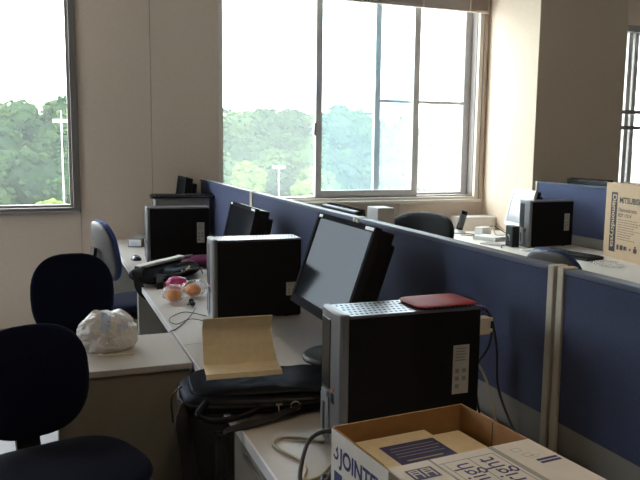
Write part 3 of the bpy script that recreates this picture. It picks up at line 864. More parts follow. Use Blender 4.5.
# ------------------------------------------------------------------ open white paper carton
# local frame: x along the far/near walls, y towards the far wall
t = thing('paper_carton', 'open white printed carton with brown inside, flap folded out', 'carton', (0.514, 1.036, DZ), R(5.5))
CW, CD, CH, ct = 0.298, 0.205, 0.219, 0.004
def wallpart(name, lo, hi):
    o = MB().box(lo, hi).build(name, ['carton_white', 'kraft_inner'], t)
    c = Vector((CW / 2, CD / 2, CH / 2))
    for p in o.data.polygons:
        to = c - p.center; to.z = 0
        if p.normal.z > 0.5 or (abs(p.normal.z) < 0.5 and p.normal.dot(to) > 0.02): p.material_index = 1
    return o
lw = wallpart('side_wall', (0, 0, 0), (ct, CD, CH - 0.002))
wallpart('far_wall', (ct, CD - ct, 0), (CW - ct, CD, CH))
wallpart('side_wall', (CW - ct, 0, 0), (CW, CD, CH))
wallpart('near_wall', (ct, 0, 0), (CW - ct, ct, CH - 0.004))
wallpart('bottom', (ct, ct, 0.0005), (CW - ct, CD - ct, 0.004))
fold = MB(); fold.box((CW - 0.0045, CD * 0.48, 0.02), (CW - 0.0042, CD * 0.49, CH - 0.003)); fold.build('inner_crease', 'black_ink', t)
# flap folded out to the near side, lying flat
fl = MB().box((0.002, -0.185, CH - 0.0035), (CW - 0.001, 0.004, CH + 0.0005)).build('near_flap', 'carton_white', t)
# ragged flap pressed down inside the left wall
m = MB()
n = 9; vs = []
for i in range(n):
    y = 0.02 + (CD - 0.03) * i / (n - 1)
    q = 0.010 + 0.014 * math.sin(i * 0.75) ** 2 * (1 if i < 7 else 0.4)
    vs += [(ct + 0.0006, y, CH - 0.001), (ct + q, y + 0.004, CH - 0.012 - q), (ct + 0.004 + q * 0.9, y, CH - 0.04 - q)]
m.add(vs, [(i * 3 + k, (i + 1) * 3 + k, (i + 1) * 3 + k + 1, i * 3 + k + 1) for i in range(n - 1) for k in range(2)])
m.build('side_flap', 'kraft', t)
# printing on the left wall (faces -x): text runs from far to near
LM = Matrix(((0, 0, -1, -0.0006), (-1, 0, 0, 0), (0, 1, 0, 0), (0, 0, 0, 1)))
def on_left(y, z): return Matrix.Translation((0, y, z)) @ LM
lettering('printed_text', 'JOINTEX', 0.044, 'navy_ink', lw, on_left(CD - 0.036, CH - 0.060), 0.92, bold=0.0014)
m = MB()
ring = [(0.011 * math.cos(a), 0.011 * math.sin(a)) for a in [R(200 + 250 * k / 12) for k in range(13)]] + [(0.0055 * math.cos(a), 0.0055 * math.sin(a)) for a in [R(450 - 250 * k / 12) for k in range(13)]]
vsr = [on_left(CD - 0.020, CH - 0.046) @ Vector((x, y, 0)) for x, y in ring]
m.add(vsr, [(k, k + 1, 24 - k, 25 - k) for k in range(12)])
vsr = [on_left(CD - 0.020, CH - 0.046) @ Vector(p) for p in ((0, 0.008, 0), (0.006, 0.018, 0), (0.009, 0.010, 0))]
m.add(vsr, [(0, 1, 2)])
m.build('logo_mark', 'navy_ink', lw)
m = MB()
def lrect(y, z, w, h): m.add([on_left(y, z) @ Vector(p) for p in ((0, 0, 0), (w, 0, 0), (w, h, 0), (0, h, 0))], [(0, 1, 2, 3)])
lrect(CD - 0.014, CH - 0.105, 0.032, 0.026); lrect(CD - 0.052, CH - 0.088, 0.07, 0.006); lrect(CD - 0.052, CH - 0.100, 0.09, 0.006)
m.build('printed_block', 'navy_ink', lw)
# printing on the flap: read from the far side, so turned half round
zt = CH + 0.0009
def on_flap(x, y, a=180): return Matrix.Translation((x, y, zt)) @ Matrix.Rotation(R(a), 4, 'Z')
lettering('printed_text', 'right', 0.056, 'navy_ink', fl, on_flap(0.184, -0.030, 90), 0.9, 'RIGHT')
lettering('printed_text', 'high', 0.056, 'navy_ink', fl, on_flap(0.133, -0.030, 90), 0.9, 'RIGHT')
m = MB()
def frect(x0, y0, x1, y1, mm=None): (mm or m).add([(x0, y0, zt), (x1, y0, zt), (x1, y1, zt), (x0, y1, zt)], [(0, 1, 2, 3)])
frect(0.085, -0.0205, 0.196, -0.0192); frect(0.1948, -0.185, 0.196, -0.0192); frect(0.143, -0.185, 0.1442, -0.0192); frect(0.0915, -0.185, 0.0927, -0.0192)
m.build('printed_lines', 'navy_ink', fl)
m = MB(); frect(0.018, -0.055, 0.068, -0.018); fb = m.build('printed_block', 'navy_ink', fl)
m = MB()
zt += 0.0004
for x in (0.022, 0.045):
    frect(x, -0.038, x + 0.018, -0.035); frect(x, -0.031, x + 0.018, -0.028); frect(x, -0.025, x + 0.018, -0.022); frect(x, -0.050, x + 0.003, -0.022); frect(x + 0.015, -0.050, x + 0.018, -0.022)
m.build('printed_characters', 'carton_white', fb)
zt -= 0.0004
m = MB()
for k in range(2): frect(0.246, -0.078 - k * 0.010, 0.290, -0.071 - k * 0.010)
m.build('printed_label', 'navy_ink', fl)
m = MB(); frect(0.202, -0.185, 0.213, 0.003); m.build('grey_stripe', 'carton_grey_print', fl)
m = MB()
for (x, y) in ((0.232, -0.022), (0.238, -0.045)):
    for a, b, c, d in ((0, 0, 0.018, 0.0012), (0, -0.012, 0.018, -0.0108), (0, -0.012, 0.0012, 0), (0.0168, -0.012, 0.018, 0)): frect(x + a, y + b, x + c, y + d)
frect(0.240, -0.063, 0.262, -0.0618); frect(0.246, -0.056, 0.27, -0.0548)
m.build('handling_marks', 'carton_grey_print', fl)
m = MB(); frect(0.078, -0.185, 0.083, 0.003); m.build('tape_strip', 'tape', fl)

# booklet inside the carton
bk = thing('booklet', 'kraft booklet with navy printed panel lying inside the carton', 'booklet', (0.514, 1.033, DZ + 0.172), R(5.5))
box('pages', (0.02, 0.012, 0), (CW - 0.10, CD - 0.012, 0.012), 'kraft_light', bk, bevel=0.001)
cv = box('cover', (0.0195, 0.0115, 0.0121), (CW - 0.0995, CD - 0.0115, 0.0131), 'kraft_light', bk)
m = MB(); zt = 0.0136
frect(0.070, 0.02, 0.190, 0.152); np_ = m.build('printed_panel', 'navy_ink', cv)
m = MB(); zt = 0.0139
for k, (a, b) in enumerate(((0.085, 0.18), (0.08, 0.185), (0.082, 0.178), (0.08, 0.182))): frect(a, 0.135 - k * 0.012, b, 0.1372 - k * 0.012)
m.build('printed_lines', 'carton_grey_print', cv)
m = MB(); frect(0.088, 0.080, 0.165, 0.0835); m.build('printed_title', 'yellow_ink', cv)
# stack below the booklet, so that it lies on something
st = thing('paper_stack', 'thick stack of kraft wrapped paper filling the carton', 'paper', (0.514, 1.033, DZ + 0.0045), R(5.5))
for k in range(4):
    box('ream', (0.012, 0.010, k * 0.0415), (CW - 0.014, CD - 0.010, k * 0.0415 + 0.041), 'kraft_light', st, bevel=0.002)

# ------------------------------------------------------------------ brown monitor carton
ang = math.atan2(-(3.585 - 3.49), -(4.036 - 3.55))      # direction of the printed face, far to near
bw_, bh_, bt_ = 0.52, 0.50, 0.155
t = thing('monitor_carton', 'brown printed monitor carton standing on the pale desk at the frame edge', 'carton', (3.580, 4.020, DZ), 0)
ux = Vector((-0.165, -0.986, 0)); nn = Vector((0.986, -0.165, 0))     # face runs along ux, thickness along nn
bm4 = Matrix(((ux.x, nn.x, 0, 0), (ux.y, nn.y, 0, 0), (0, 0, 1, 0), (0, 0, 0, 1)))
body = MB().box((0, 0, 0), (bw_, bt_, bh_), 0, bm4).build('box_body', 'kraft_box', t, bevel=0.002)
def on_face(x, z, a=0): # text frame: x along ux, up z, in front of the face
    F = Matrix(((ux.x, 0, 0, 0), (ux.y, 0, 0, 0), (0, 1, 0, 0), (0, 0, 0, 1)))
    return Matrix.Translation(ux * x + Vector((0, 0, z)) - nn * 0.0007) @ F @ Matrix.Rotation(R(a), 4, 'Z')
def face_rects(name, rects, m_, lift=0.0):
    mm = MB()
    for x0, z0, x1, z1 in rects:
        mm.add([ux * x + Vector((0, 0, z)) - nn * (0.0005 + lift) for x, z in ((x0, z0), (x1, z0), (x1, z1), (x0, z1))], [(0, 1, 2, 3)])
    return mm.build(name, m_, body)
face_rects('printed_band', [(0.065, 0.045, 0.135, 0.44)], 'black_ink')
lettering('brand_text', 'Diamondcrysta', 0.062, 'kraft_box', body, Matrix.Translation(-nn * 0.0005) @ on_face(0.082, 0.428, -90), 0.93, bold=0.001)
lettering('brand_text', 'MITSUBISHI', 0.052, 'black_ink', body, on_face(0.158, 0.375), 0.98, bold=0.0016)
lettering('printed_text', 'Diamondcrysta', 0.034, 'black_ink', body, on_face(0.152, 0.318), 0.95, bold=0.0006)
lettering('printed_text', 'RDT 1711V', 0.030, 'black_ink', body, on_face(0.152, 0.283), 1.0, bold=0.0008)
rr = random.Random(3); rects = []
for k in range(9):
    z = 0.262 - k * 0.016; x = 0.155
    while x < 0.155 + rr.uniform(0.12, 0.26):
        w = rr.uniform(0.01, 0.035); rects.append((x, z, x + w, z + 0.0035)); x += w + 0.006
face_rects('small_print', rects, 'black_ink')
face_rects('handling_marks', [(0.155, 0.065, 0.178, 0.098), (0.19, 0.066, 0.225, 0.098), (0.232, 0.07, 0.26, 0.096), (0.266, 0.07, 0.272, 0.096), (0.29, 0.078, 0.315, 0.085), (0.30, 0.07, 0.306, 0.093), (0.338, 0.065, 0.375, 0.095), (0.346, 0.097, 0.366, 0.108)], 'black_ink')
face_rects('picture_panel', [(0.39, 0.12, 0.515, 0.30)], 'carton_grey_print')
mm = MB(); mm.add([ux * (0.43 + 0.033 * math.cos(k * math.pi / 12)) + Vector((0, 0, 0.335 + 0.033 * math.sin(k * math.pi / 12))) - nn * 0.0005 for k in range(24)], [tuple(range(24))])
mm.build('round_mark', 'black_ink', body)
# clear plastic bag of manuals beside it
me = blob(0.09, 0.25, 3.0, 4, 5, 1.5, 1.0, 0.11, True)
tag(new_obj('plastic_sleeve', me, 'clear_film', None, (3.30, 3.66, DZ + 0.0125), (0, 0, R(70))), 'flat clear plastic sleeve at the foot of the brown monitor carton', 'plastic bag')

# ------------------------------------------------------------------ things on the pale desk
def book(name, label, lo_c, size, rz, m, group=None, cat='book'):
    t = thing(name, label, cat, lo_c, rz, group)
    x, y, z = size
    box('pages', (-x / 2 + 0.003, -y / 2 + 0.003, 0.002), (x / 2 - 0.003, y / 2, z - 0.002), 'paper', t)
    c = MB(); c.box((-x / 2, -y / 2, 0), (x / 2, y / 2, 0.0019)); c.box((-x / 2, -y / 2, z - 0.0019), (x / 2, y / 2, z)); c.box((-x / 2, y / 2 + 0.0002, 0), (x / 2, y / 2 + 0.002, z))
    c.build('cover', m, t)
book('manual', 'white manual with grey page edge lying open-sided on the pale desk', (3.29, 4.95, DZ), (0.16, 0.20, 0.03), R(25), 'paper')
book('notebook', 'thin dark-edged notebook lying under the white manual edge', (3.16, 4.70, DZ), (0.10, 0.17, 0.008), R(20), 'screen_matt')
t = thing('white_box', 'long low white box against the wall at the column corner', 'box', (3.56, 5.62, DZ), R(0))
box('box_body', (-0.17, -0.09, 0), (0.17, 0.09, 0.105), 'carton_white', t, bevel=0.002)
box('lid', (-0.172, -0.092, 0.1052), (0.172, 0.092, 0.115), 'white_plastic', t, bevel=0.002)
t = thing('adapter_box', 'small white adapter with cable loops in front of the long white box', 'adapter', (3.44, 5.28, DZ), R(20))
box('body', (-0.06, -0.04, 0), (0.06, 0.04, 0.06), 'white_plastic', t, bevel=0.004)
MB().tube([(0.06, 0, 0.04), (0.12, -0.05, 0.07), (0.15, -0.12, 0.02), (0.08, -0.16, 0.005), (0.02, -0.12, 0.005), (0.06, -0.06, 0.05)], 0.004, 6).build('cable', 'cable_beige', t)
MB().tube([(0.06, 0.02, 0.03), (0.14, 0.0, 0.06), (0.18, -0.10, 0.005), (0.12, -0.20, 0.005)], 0.004, 6).build('cable', 'cable_black', t)
t = thing('cordless_phone', 'cordless phone leaning upright in its charger behind the leather chair', 'phone', (3.27, 5.38, DZ), R(-15))
MB().lathe([(0.055, 0), (0.055, 0.012), (0.04, 0.028), (0.001, 0.03)], 20).build('charger', 'white_plastic', t)
hs = box('handset', (-0.028, -0.014, 0), (0.028, 0.014, 0.165), 'black_gloss', t, bevel=0.008, loc=(0, 0, 0.031), rot=(R(-8), R(18), 0))
box('keypad', (-0.022, -0.0155, 0.015), (0.022, -0.0142, 0.13), 'bezel_silver', hs)
MB().tube([(0.03, -0.05, 0.008), (0.10, -0.10, 0.004), (0.06, -0.17, 0.004), (-0.02, -0.14, 0.004)], 0.003, 6).build('cord', 'cable_black', t)
t = thing('desk_speaker', 'small black speaker box beside the silver-fronted tower', 'speaker', (3.235, 4.575, DZ), R(-5))
box('cabinet', (-0.03, -0.05, 0), (0.03, 0.05, 0.155), 'black_plastic', t, bevel=0.006)
MB().lathe([(0.034, 0.0), (0.034, 0.003), (0.02, 0.001), (0.001, 0.0005)], 20, mtx=Matrix.Translation((-0.0301, 0, 0.06)) @ Matrix.Rotation(R(-90), 4, 'Y')).build('cone', 'black_gloss', t)
t = thing('pen', 'dark pen lying near the edge of the pale desk', 'pen', (3.13, 4.56, DZ + 0.005), R(60))
MB().lathe([(0.0015, -0.07), (0.0045, -0.06), (0.0045, 0.07)], 10, mtx=Matrix.Rotation(R(90), 4, 'Y')).build('barrel', 'black_plastic', t)
box('clip', (0.02, -0.001, 0.0046), (0.06, 0.001, 0.0062), 'silver_trim', t)
t = thing('paper_cup_lid', 'pale round lid lying in front of the silver-fronted tower', 'lid', (3.21, 4.36, DZ))
MB().lathe([(0.05, 0), (0.05, 0.006), (0.045, 0.012), (0.03, 0.012), (0.028, 0.008), (0.001, 0.008)], 24).build('disc', 'white_plastic', t)

# white carton on the hidden desk
t = thing('white_carton', 'tall white carton with black mark behind the partition, beside the monitor top', 'carton', (1.53, 3.235, DZ), R(0))
cb = box('box_body', (-0.045, -0.06, 0), (0.045, 0.06, 0.44), 'white_plastic', t, bevel=0.002)
lettering('printed_mark', 'JU', 0.05, 'black_ink', cb, Matrix(((1, 0, 0, -0.01), (0, 0, -1, -0.0606), (0, 1, 0, 0.33), (0, 0, 0, 1))) @ Matrix.Rotation(R(-60), 4, 'Z'), 1.0, bold=0.001)

# ------------------------------------------------------------------ rear cables of the near tower
t = thing('video_cable', 'black monitor cable with beige screw-on plug behind the near tower', 'cable', (1.046, 1.637, 0.985))
pl = box('plug', (0.0, -0.016, -0.034), (0.046, 0.014, 0.012), 'connector_beige', t, bevel=0.003)
for z in (-0.030, 0.000):
    box('thumb_screw', (0.0465, -0.005, z - 0.002), (0.060, 0.005, z + 0.008), 'connector_beige', pl, bevel=0.002)
MB().tube([(0.040, 0, -0.006), (0.058, 0.0, -0.02), (0.052, 0.0, -0.07), (0.02, 0, -0.115), (0.012, 0.0, -0.15), (0.03, 0.01, -0.22), (0.05, 0.02, -0.282)], 0.0032, 8).build('lead', 'cable_black', t)
t = thing('serial_cable', 'black cable with blue plug hanging down behind the near tower', 'cable', (1.046, 1.637, 1.0145))
box('plug', (0.0, -0.013, 0.0), (0.032, 0.013, 0.012), 'connector_blue', t, bevel=0.003)
MB().tube([(0.032, 0, 0.006), (0.062, 0.005, -0.03), (0.085, 0.01, -0.12), (0.088, 0.0, -0.22), (0.075, -0.10, -0.30), (0.06, -0.20, -0.3075), (0.03, -0.24, -0.3075)], 0.0033, 8).build('lead', 'cable_black', t)
tag(MB().tube([(1.052, 1.64, 0.87), (1.075, 1.64, 0.86), (1.095, 1.62, 0.80), (1.105, 1.60, 0.72), (1.10, 1.52, 0.7045), (1.05, 1.45, 0.7045)], 0.0035, 8).build('network_cable', 'cable_beige'), 'beige network cable curving down the back of the near tower', 'cable')
t = thing('teal_tape', 'teal blue tape scrap at the foot of the partition', 'tape', (1.10, 1.20, DZ))
MB().ribbon([(0, -0.07, 0.004), (0.01, -0.02, 0.012), (0.0, 0.03, 0.010), (0.005, 0.06, 0.004)], 0.035, 0.004, (1, 0, 0.3)).build('strip', 'teal_tape', t)

# cables lying on the near desk
tag(MB().tube([(0.640, 1.655, 0.7045), (0.60, 1.69, 0.7045), (0.548, 1.715, 0.7045), (0.518, 1.685, 0.7045), (0.525, 1.63, 0.7045), (0.548, 1.575, 0.7045), (0.545, 1.52, 0.7045), (0.52, 1.47, 0.7045), (0.56, 1.475, 0.7045), (0.61, 1.525, 0.7045), (0.645, 1.545, 0.7045)], 0.0038, 8).build('beige_cable', 'cable_beige'), 'beige cable looped on the near desk beside the carton', 'cable')
tag(MB().tube([(0.49, 1.38, 0.7055), (0.505, 1.45, 0.720), (0.53, 1.50, 0.745), (0.56, 1.54, 0.765), (0.60, 1.555, 0.775), (0.632, 1.54, 0.770), (0.622, 1.51, 0.745), (0.585, 1.46, 0.722), (0.55, 1.42, 0.712), (0.57, 1.47, 0.708), (0.60, 1.40, 0.706)], 0.0050, 8).build('power_cable', 'cable_black'), 'thick black power cable arching over the near desk edge', 'cable')
t = thing('cable_plug', 'blue-black ribbed plug at the carton corner', 'plug', (0.615, 1.40, DZ))
for k in range(5): box('rib', (-0.016, k * 0.009 - 0.02, 0), (0.016, k * 0.009 - 0.013, 0.032), 'connector_blue' if k % 2 else 'black_plastic', t)
box('core', (-0.012, -0.022, 0.004), (0.012, 0.026, 0.028), 'black_plastic', t)
# thin cables on the middle desk
tag(MB().tube([(0.635, 3.26, 0.7022), (0.585, 3.12, 0.7022), (0.53, 2.99, 0.7022), (0.48, 2.895, 0.7025), (0.4585, 2.88, 0.700), (0.448, 2.874, 0.68)], 0.002, 6).build('thin_cable', 'cable_black'), 'thin black cable running off the desk edge below the snack packets', 'cable')
tag(MB().tube([(0.64, 3.07, 0.7065), (0.57, 3.17, 0.7065), (0.50, 3.10, 0.7065), (0.478, 3.02, 0.7065), (0.50, 2.965, 0.7065), (0.565, 3.035, 0.7065), (0.61, 2.99, 0.7065), (0.63, 2.94, 0.7065)], 0.002, 6).build('thin_cable', 'cable_black'), 'thin black cable coiled on the desk before the middle tower', 'cable')

# ------------------------------------------------------------------ black bag on the near desk
t = thing('messenger_bag', 'black leather messenger bag lying on the near desk under the kraft lid', 'bag', (0.575, 2.015, DZ), R(-7))
v, f = cushion(0.46, 0.285, 0.060, 4.5, 3.0, 48, 14)
def bagp(p):
    x, y, z = p
    s = 1 + 0.06 * mnoise.noise(Vector((x * 9, y * 9, z * 9)))
    return (x * s, y * s, (z + 0.030) * (1 - 0.10 * x / 0.235) * s)
MB().add([bagp(p) for p in v], f, 0, True).build('body', 'leather', t)
v, f = cushion(0.43, 0.262, 0.022, 4.5, 2.2, 64, 10)
MB().add([(x + 0.01, y + 0.012, z + 0.055 - 0.05 * x * 0.30 + 0.009 * mnoise.noise(Vector((x * 14, y * 14, 3)))) for x, y, z in v], f, 0, True).build('flap', 'leather', t)
rim = [(-0.225, 0.05, 0.040), (-0.232, -0.06, 0.038), (-0.19, -0.128, 0.037), (-0.05, -0.147, 0.034), (0.10, -0.147, 0.032), (0.21, -0.125, 0.030)]
MB().tube(rim, 0.0045, 8).build('zip', 'webbing', t)
MB().tube([(x * 1.015, y * 1.015, z - 0.012) for x, y, z in rim], 0.0015, 6).build('piping', 'leather', t)
MB().tube([(-0.165, -0.145, 0.055), (-0.19, -0.185, 0.035), (-0.14, -0.195, 0.02), (-0.06, -0.165, 0.02), (-0.02, -0.150, 0.035)], 0.009, 8).build('carry_handle', 'leather', t)
MB().ribbon([(0.09, -0.150, 0.035), (0.03, -0.175, 0.018), (-0.045, -0.205, 0.010), (-0.118, -0.225, 0.003), (-0.136, -0.230, -0.02)], 0.028, 0.003, (0.25, 1, 0.2)).build('shoulder_strap', 'webbing', t)
MB().ribbon([(-0.136, -0.226, -0.012), (-0.134, -0.226, -0.06), (-0.136, -0.226, -0.15), (-0.145, -0.226, -0.42)], 0.030, 0.003, (1, 0.3, 0)).build('strap_end', 'webbing', t)
MB().ribbon([(-0.205, -0.10, 0.035), (-0.226, -0.125, 0.0), (-0.215, -0.13, -0.10), (-0.205, -0.135, -0.25), (-0.19, -0.14, -0.45)], 0.042, 0.003, (1, 0.4, 0)).build('hanging_strap', 'webbing', t)
MB().ribbon([(-0.222, 0.02, 0.05), (-0.25, 0.01, 0.02), (-0.248, 0.0, -0.05)], 0.012, 0.003, (0.2, 1, 0)).build('strap_tail', 'webbing', t)
rg = []
for k in range(13):
    a = 2 * math.pi * k / 12; rg.append((0.075 + 0.013 * math.cos(a), -0.158, 0.032 + 0.012 * math.sin(a)))
MB().tube(rg, 0.0018, 6, sub=2).build('ring', 'brass', t)
m = MB(); m.tube([(0.03, -0.154, 0.040), (0.028, -0.160, 0.030), (0.03, -0.162, 0.018)], 0.0022, 6); m.box((0.022, -0.158, 0.036), (0.038, -0.152, 0.041)); m.build('zip_pull', 'brass', t)
box('buckle', (-0.150, -0.243, -0.010), (-0.128, -0.215, 0.002), 'black_gloss', t, bevel=0.004)

# kraft folded lid on the bag
t = thing('folded_lid', 'kraft cardboard lid folded upright on top of the black bag', 'cardboard', (0.528, 2.060, DZ + 0.098), R(-4))
wd = 0.107
prof = [(-0.086, -0.013), (-0.080, -0.001), (0.0, 0.003), (0.022, 0.054), (0.040, 0.104), (0.020, 0.137)]
names = ('front_lip', 'front_flap', 'back_panel', 'back_panel', 'top_panel')
for k, nm in enumerate(names):
    (a, b), (c, d) = prof[k], prof[k + 1]
    dv = Vector((c - a, d - b)).normalized(); nv = Vector((-dv.y, dv.x)) * 0.0016
    e = dv * 0.0004
    w0 = wd * (1.02 if k < 2 else 1.0 - 0.01 * k); w1 = wd * (1.02 if k < 1 else 1.0 - 0.01 * k)
    mm = MB()
    q = [(a + e.x + nv.x, b + e.y + nv.y), (a + e.x - nv.x, b + e.y - nv.y), (c - e.x - nv.x, d - e.y - nv.y), (c - e.x + nv.x, d - e.y + nv.y)]
    mm.add([(-w0, q[0][0], q[0][1]), (-w0, q[1][0], q[1][1]), (-w1, q[2][0], q[2][1]), (-w1, q[3][0], q[3][1]),
            (w0, q[0][0], q[0][1]), (w0, q[1][0], q[1][1]), (w1, q[2][0], q[2][1]), (w1, q[3][0], q[3][1])],
           [(0, 1, 2, 3), (7, 6, 5, 4), (0, 4, 5, 1), (1, 5, 6, 2), (2, 6, 7, 3), (3, 7, 4, 0)])
    mm.build(nm, 'kraft_light', t)
mm = MB(); mm.add([(wd + 0.0008, -0.080, 0.001), (wd + 0.0008, 0.0, 0.006), (wd + 0.0008, 0.018, 0.045), (wd + 0.0008, -0.02, 0.008)], [(0, 1, 2, 3)])
mm.build('side_tab', 'kraft', t)

# ------------------------------------------------------------------ white plastic bag and chopsticks
t = thing('plastic_bag', 'white crumpled plastic shopping bag with pale blue print on the side cabinet', 'plastic bag', (0.205, 2.715, DZ), R(0))
bm = bmesh.new(); bmesh.ops.create_icosphere(bm, subdivisions=5, radius=1.0)
for vtx in bm.verts:
    d = vtx.co.normalized()
    n1 = mnoise.noise(d * 1.6 + Vector((3, 1, 2))); n2 = abs(mnoise.noise(d * 3.3 + Vector((1, 5, 2)))); n3 = abs(mnoise.noise(d * 7 + Vector((4, 4, 1))))
    k = 1 + 0.10 * n1 - 0.17 * n2 - 0.07 * n3
    z = d.z * k
    x, y = d.x * k, d.y * k
    if z < -0.55: z = -0.55 - (z + 0.55) * 0.15
    vtx.co = Vector((x * 0.108, y * 0.098, (z + 0.60) * 0.093))
mnz = min(vv.co.z for vv in bm.verts)
for vv in bm.verts: vv.co.z -= mnz
for ff in bm.faces: ff.smooth = False
me = bpy.data.meshes.new('bag'); bm.to_mesh(me)
body = new_obj('bag_body', me, 'bag_plastic', t)
me.materials.append(M['bag_print'])
for p in me.polygons:
    c = p.center
    q = c.z > 0.078 and c.y < 0.01 and p.normal.z > 0.1
    if q and (abs(c.x + 0.012 - 0.3 * (c.z - 0.1)) < 0.017 or (abs(c.x - 0.05) < 0.020 and 0.062 < c.z < 0.105 and c.y < 0)): p.material_index = 1
bm.free()
for s in (-1, 1):
    MB().ribbon([(s * 0.02, 0.0, 0.132), (s * 0.045, -0.03, 0.142), (s * 0.075, -0.05, 0.122), (s * 0.085, -0.055, 0.105)], 0.016, 0.0015, (0.3, 1, 0.4)).build('handle', 'bag_plastic', t)
t = thing('chopsticks', 'pair of pale chopsticks lying in front of the plastic bag', 'chopsticks', (0.225, 2.607, DZ + 0.0025), R(-6))
for k in range(2):
    MB().box((-0.062, k * 0.007 - 0.005, -0.002), (0.062, k * 0.007, 0.003)).build('stick', 'kraft_light', t)

# ------------------------------------------------------------------ things on the middle desk
t = thing('open_bag', 'black open bag with pale zipped edge at the corner of the middle desk', 'bag', (0.60, 4.03, DZ), R(46))
# local x runs along the pale edge, -y looks at the camera
v, f = cushion(0.50, 0.20, 0.075, 4, 2.3, 56, 14)
MB().add([(x, y - 0.03, (z + 0.0375) * (1 + 0.35 * max(0, y / 0.1)) * (1 + 0.30 * mnoise.noise(Vector((x * 11, y * 11, 1))))) for x, y, z in v], f, 0, True).build('body', 'leather', t)
mt = Matrix.Translation((0.0, 0.075, 0.094)) @ Matrix.Rotation(R(4), 4, 'X')
MB().box((-0.20, -0.075, -0.014), (0.29, -0.045, 0.006), 0, mt).build('raised_flap', 'leather', t, bevel=0.005)
MB().box((-0.20, -0.088, -0.002), (0.20, -0.0755, 0.012), 0, mt).box((-0.20, -0.0755, 0.0062), (0.20, -0.050, 0.012), 0, mt).build('zip_edge', 'white_plastic', t)
MB().box((0.202, -0.084, -0.004), (0.29, -0.0755, 0.0085), 0, mt).build('zip_end', 'case_grey', t)
MB().ribbon([(-0.18, 0.0, 0.09), (-0.235, -0.02, 0.07), (-0.25, -0.04, 0.0), (-0.235, -0.07, -0.04), (-0.215, -0.10, -0.06)], 0.045, 0.008, (0.5, -0.8, 0)).build('strap', 'webbing', t)
MB().ribbon([(-0.17, -0.11, 0.06), (-0.235, -0.155, 0.02), (-0.245, -0.165, -0.04), (-0.238, -0.17, -0.10)], 0.035, 0.006, (0.8, -0.6, 0)).build('strap', 'webbing', t)
MB().tube([(-0.20, -0.10, 0.05), (-0.10, -0.15, 0.045), (0.03, -0.15, 0.05), (0.16, -0.13, 0.04)], 0.010, 8).build('carry_handle', 'webbing', t)
MB().tube([(0.05, -0.06, 0.075), (0.14, -0.09, 0.085), (0.21, -0.10, 0.05), (0.19, -0.14, 0.012)], 0.004, 8).build('loop_strap', 'case_grey', t)
v, f = cushion(0.17, 0.10, 0.022, 4, 2.3, 32, 8)
MB().add([(x - 0.09, y - 0.185, z + 0.0115) for x, y, z in v], f, 0, True).build('inner_pouch', 'leather', t)
for k, (x, y, a) in enumerate(((0.0, -0.118, 25), (0.05, -0.116, -30), (0.085, -0.112, 15))):
    box('paper_tag', (-0.018, -0.0015, -0.005), (0.018, 0.0015, 0.005), 'kraft_light', t, loc=(x, y - 0.02, 0.050 + 0.012 * (k % 2)), rot=(R(-30), R(a), 0))
MB().box((-0.20, -0.136, 0.042), (-0.03, -0.134, 0.047)).build('lining_edge', 'brass', t)

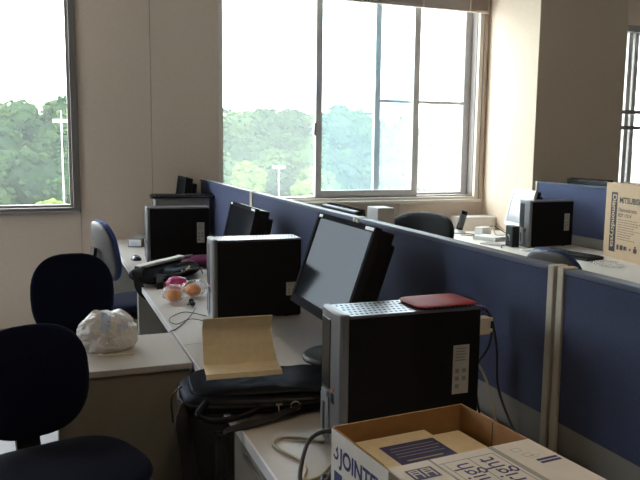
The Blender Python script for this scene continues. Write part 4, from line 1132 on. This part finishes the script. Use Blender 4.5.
def snack(label, loc, rz, seed, sx, sy, filling=True):
    t = thing('snack_packet', label, 'snack', loc, rz, 'bread packets')
    me = blob(0.05, 0.22, 3.2, 4, seed, sx, sy, 0.80, True)
    mn = min(v.co.z for v in me.vertices)
    for v in me.vertices: v.co.z -= mn
    new_obj('wrapper', me, 'clear_film', t)
    me = blob(0.037, 0.12, 2.5, 3, seed + 3, sx * 0.85, sy * 0.85, 0.72)
    mn = min(v.co.z for v in me.vertices)
    for v in me.vertices: v.co.z -= mn - 0.006
    new_obj('bun', me, 'bun', t, (-0.004, -0.010, 0))
snack('clear packet with round golden bun at the desk edge', (0.565, 3.43, DZ), 0.3, 1, 1.15, 1.1)
snack('clear packet with flat brown bun next to the middle tower', (0.678, 3.52, DZ), -0.5, 2, 1.25, 1.2)
me = blob(0.045, 0.22, 3, 4, 9, 1.2, 0.8, 0.75, True); mn = min(v.co.z for v in me.vertices)
for v in me.vertices: v.co.z -= mn
tag(new_obj('candy_packet', me, 'pink_film', None, (0.625, 3.70, DZ)), 'bright pink packet behind the clear bread packets', 'snack')
t = thing('cloth_pouch', 'dark magenta pouch lying between the far tower and black bag', 'pouch', (0.90, 4.36, DZ), R(-6))
v, f = cushion(0.26, 0.13, 0.07, 4, 2.3, 36, 10)
MB().add([(x, y, z + 0.035) for x, y, z in v], f, 0, True).build('body', 'magenta_cloth', t)
MB().tube([(-0.12, -0.064, 0.037), (0, -0.066, 0.037), (0.12, -0.064, 0.037)], 0.002, 6).build('zip', 'black_plastic', t)
# mouse-like earphones beside the tower
t = thing('earphones', 'small black earphones on the desk at the foot of the middle tower', 'earphones', (0.628, 3.30, DZ))
for dx, dy in ((0, 0), (0.004, 0.06)):
    new_obj('earbud', blob(0.012, 0.1, 2, 2, 3), 'black_plastic', t, (dx, dy, 0.012))
MB().tube([(0, 0, 0.012), (-0.02, 0.02, 0.004), (-0.01, 0.05, 0.004), (0.004, 0.06, 0.012)], 0.0016, 6).build('wire', 'cable_black', t)
# far end of the row
t = thing('carton_pack', 'small blue and white packet on the desk end at the wall', 'packet', (0.655, 5.40, DZ), R(-25))
cb = box('box_body', (-0.05, -0.12, 0), (0.05, 0.12, 0.062), 'case_grey', t, bevel=0.003)
box('end_label', (-0.045, -0.1212, 0.008), (0.045, -0.1203, 0.055), 'white_plastic', cb)
box('blue_label', (-0.03, -0.1222, 0.014), (0.02, -0.1213, 0.040), 'bag_print', cb)
t = thing('computer_mouse', 'small dark mouse beside the far tower on the desk', 'mouse', (0.545, 4.72, DZ), R(10))
v, f = cushion(0.06, 0.10, 0.05, 2.4, 2.0, 24, 10)
MB().add([(x, y, max(0, z) * 1.3) for x, y, z in v], f, 0, True).build('shell', 'black_gloss', t)
box('wheel', (-0.004, -0.035, 0.026), (0.004, -0.015, 0.031), 'bezel_silver', t)
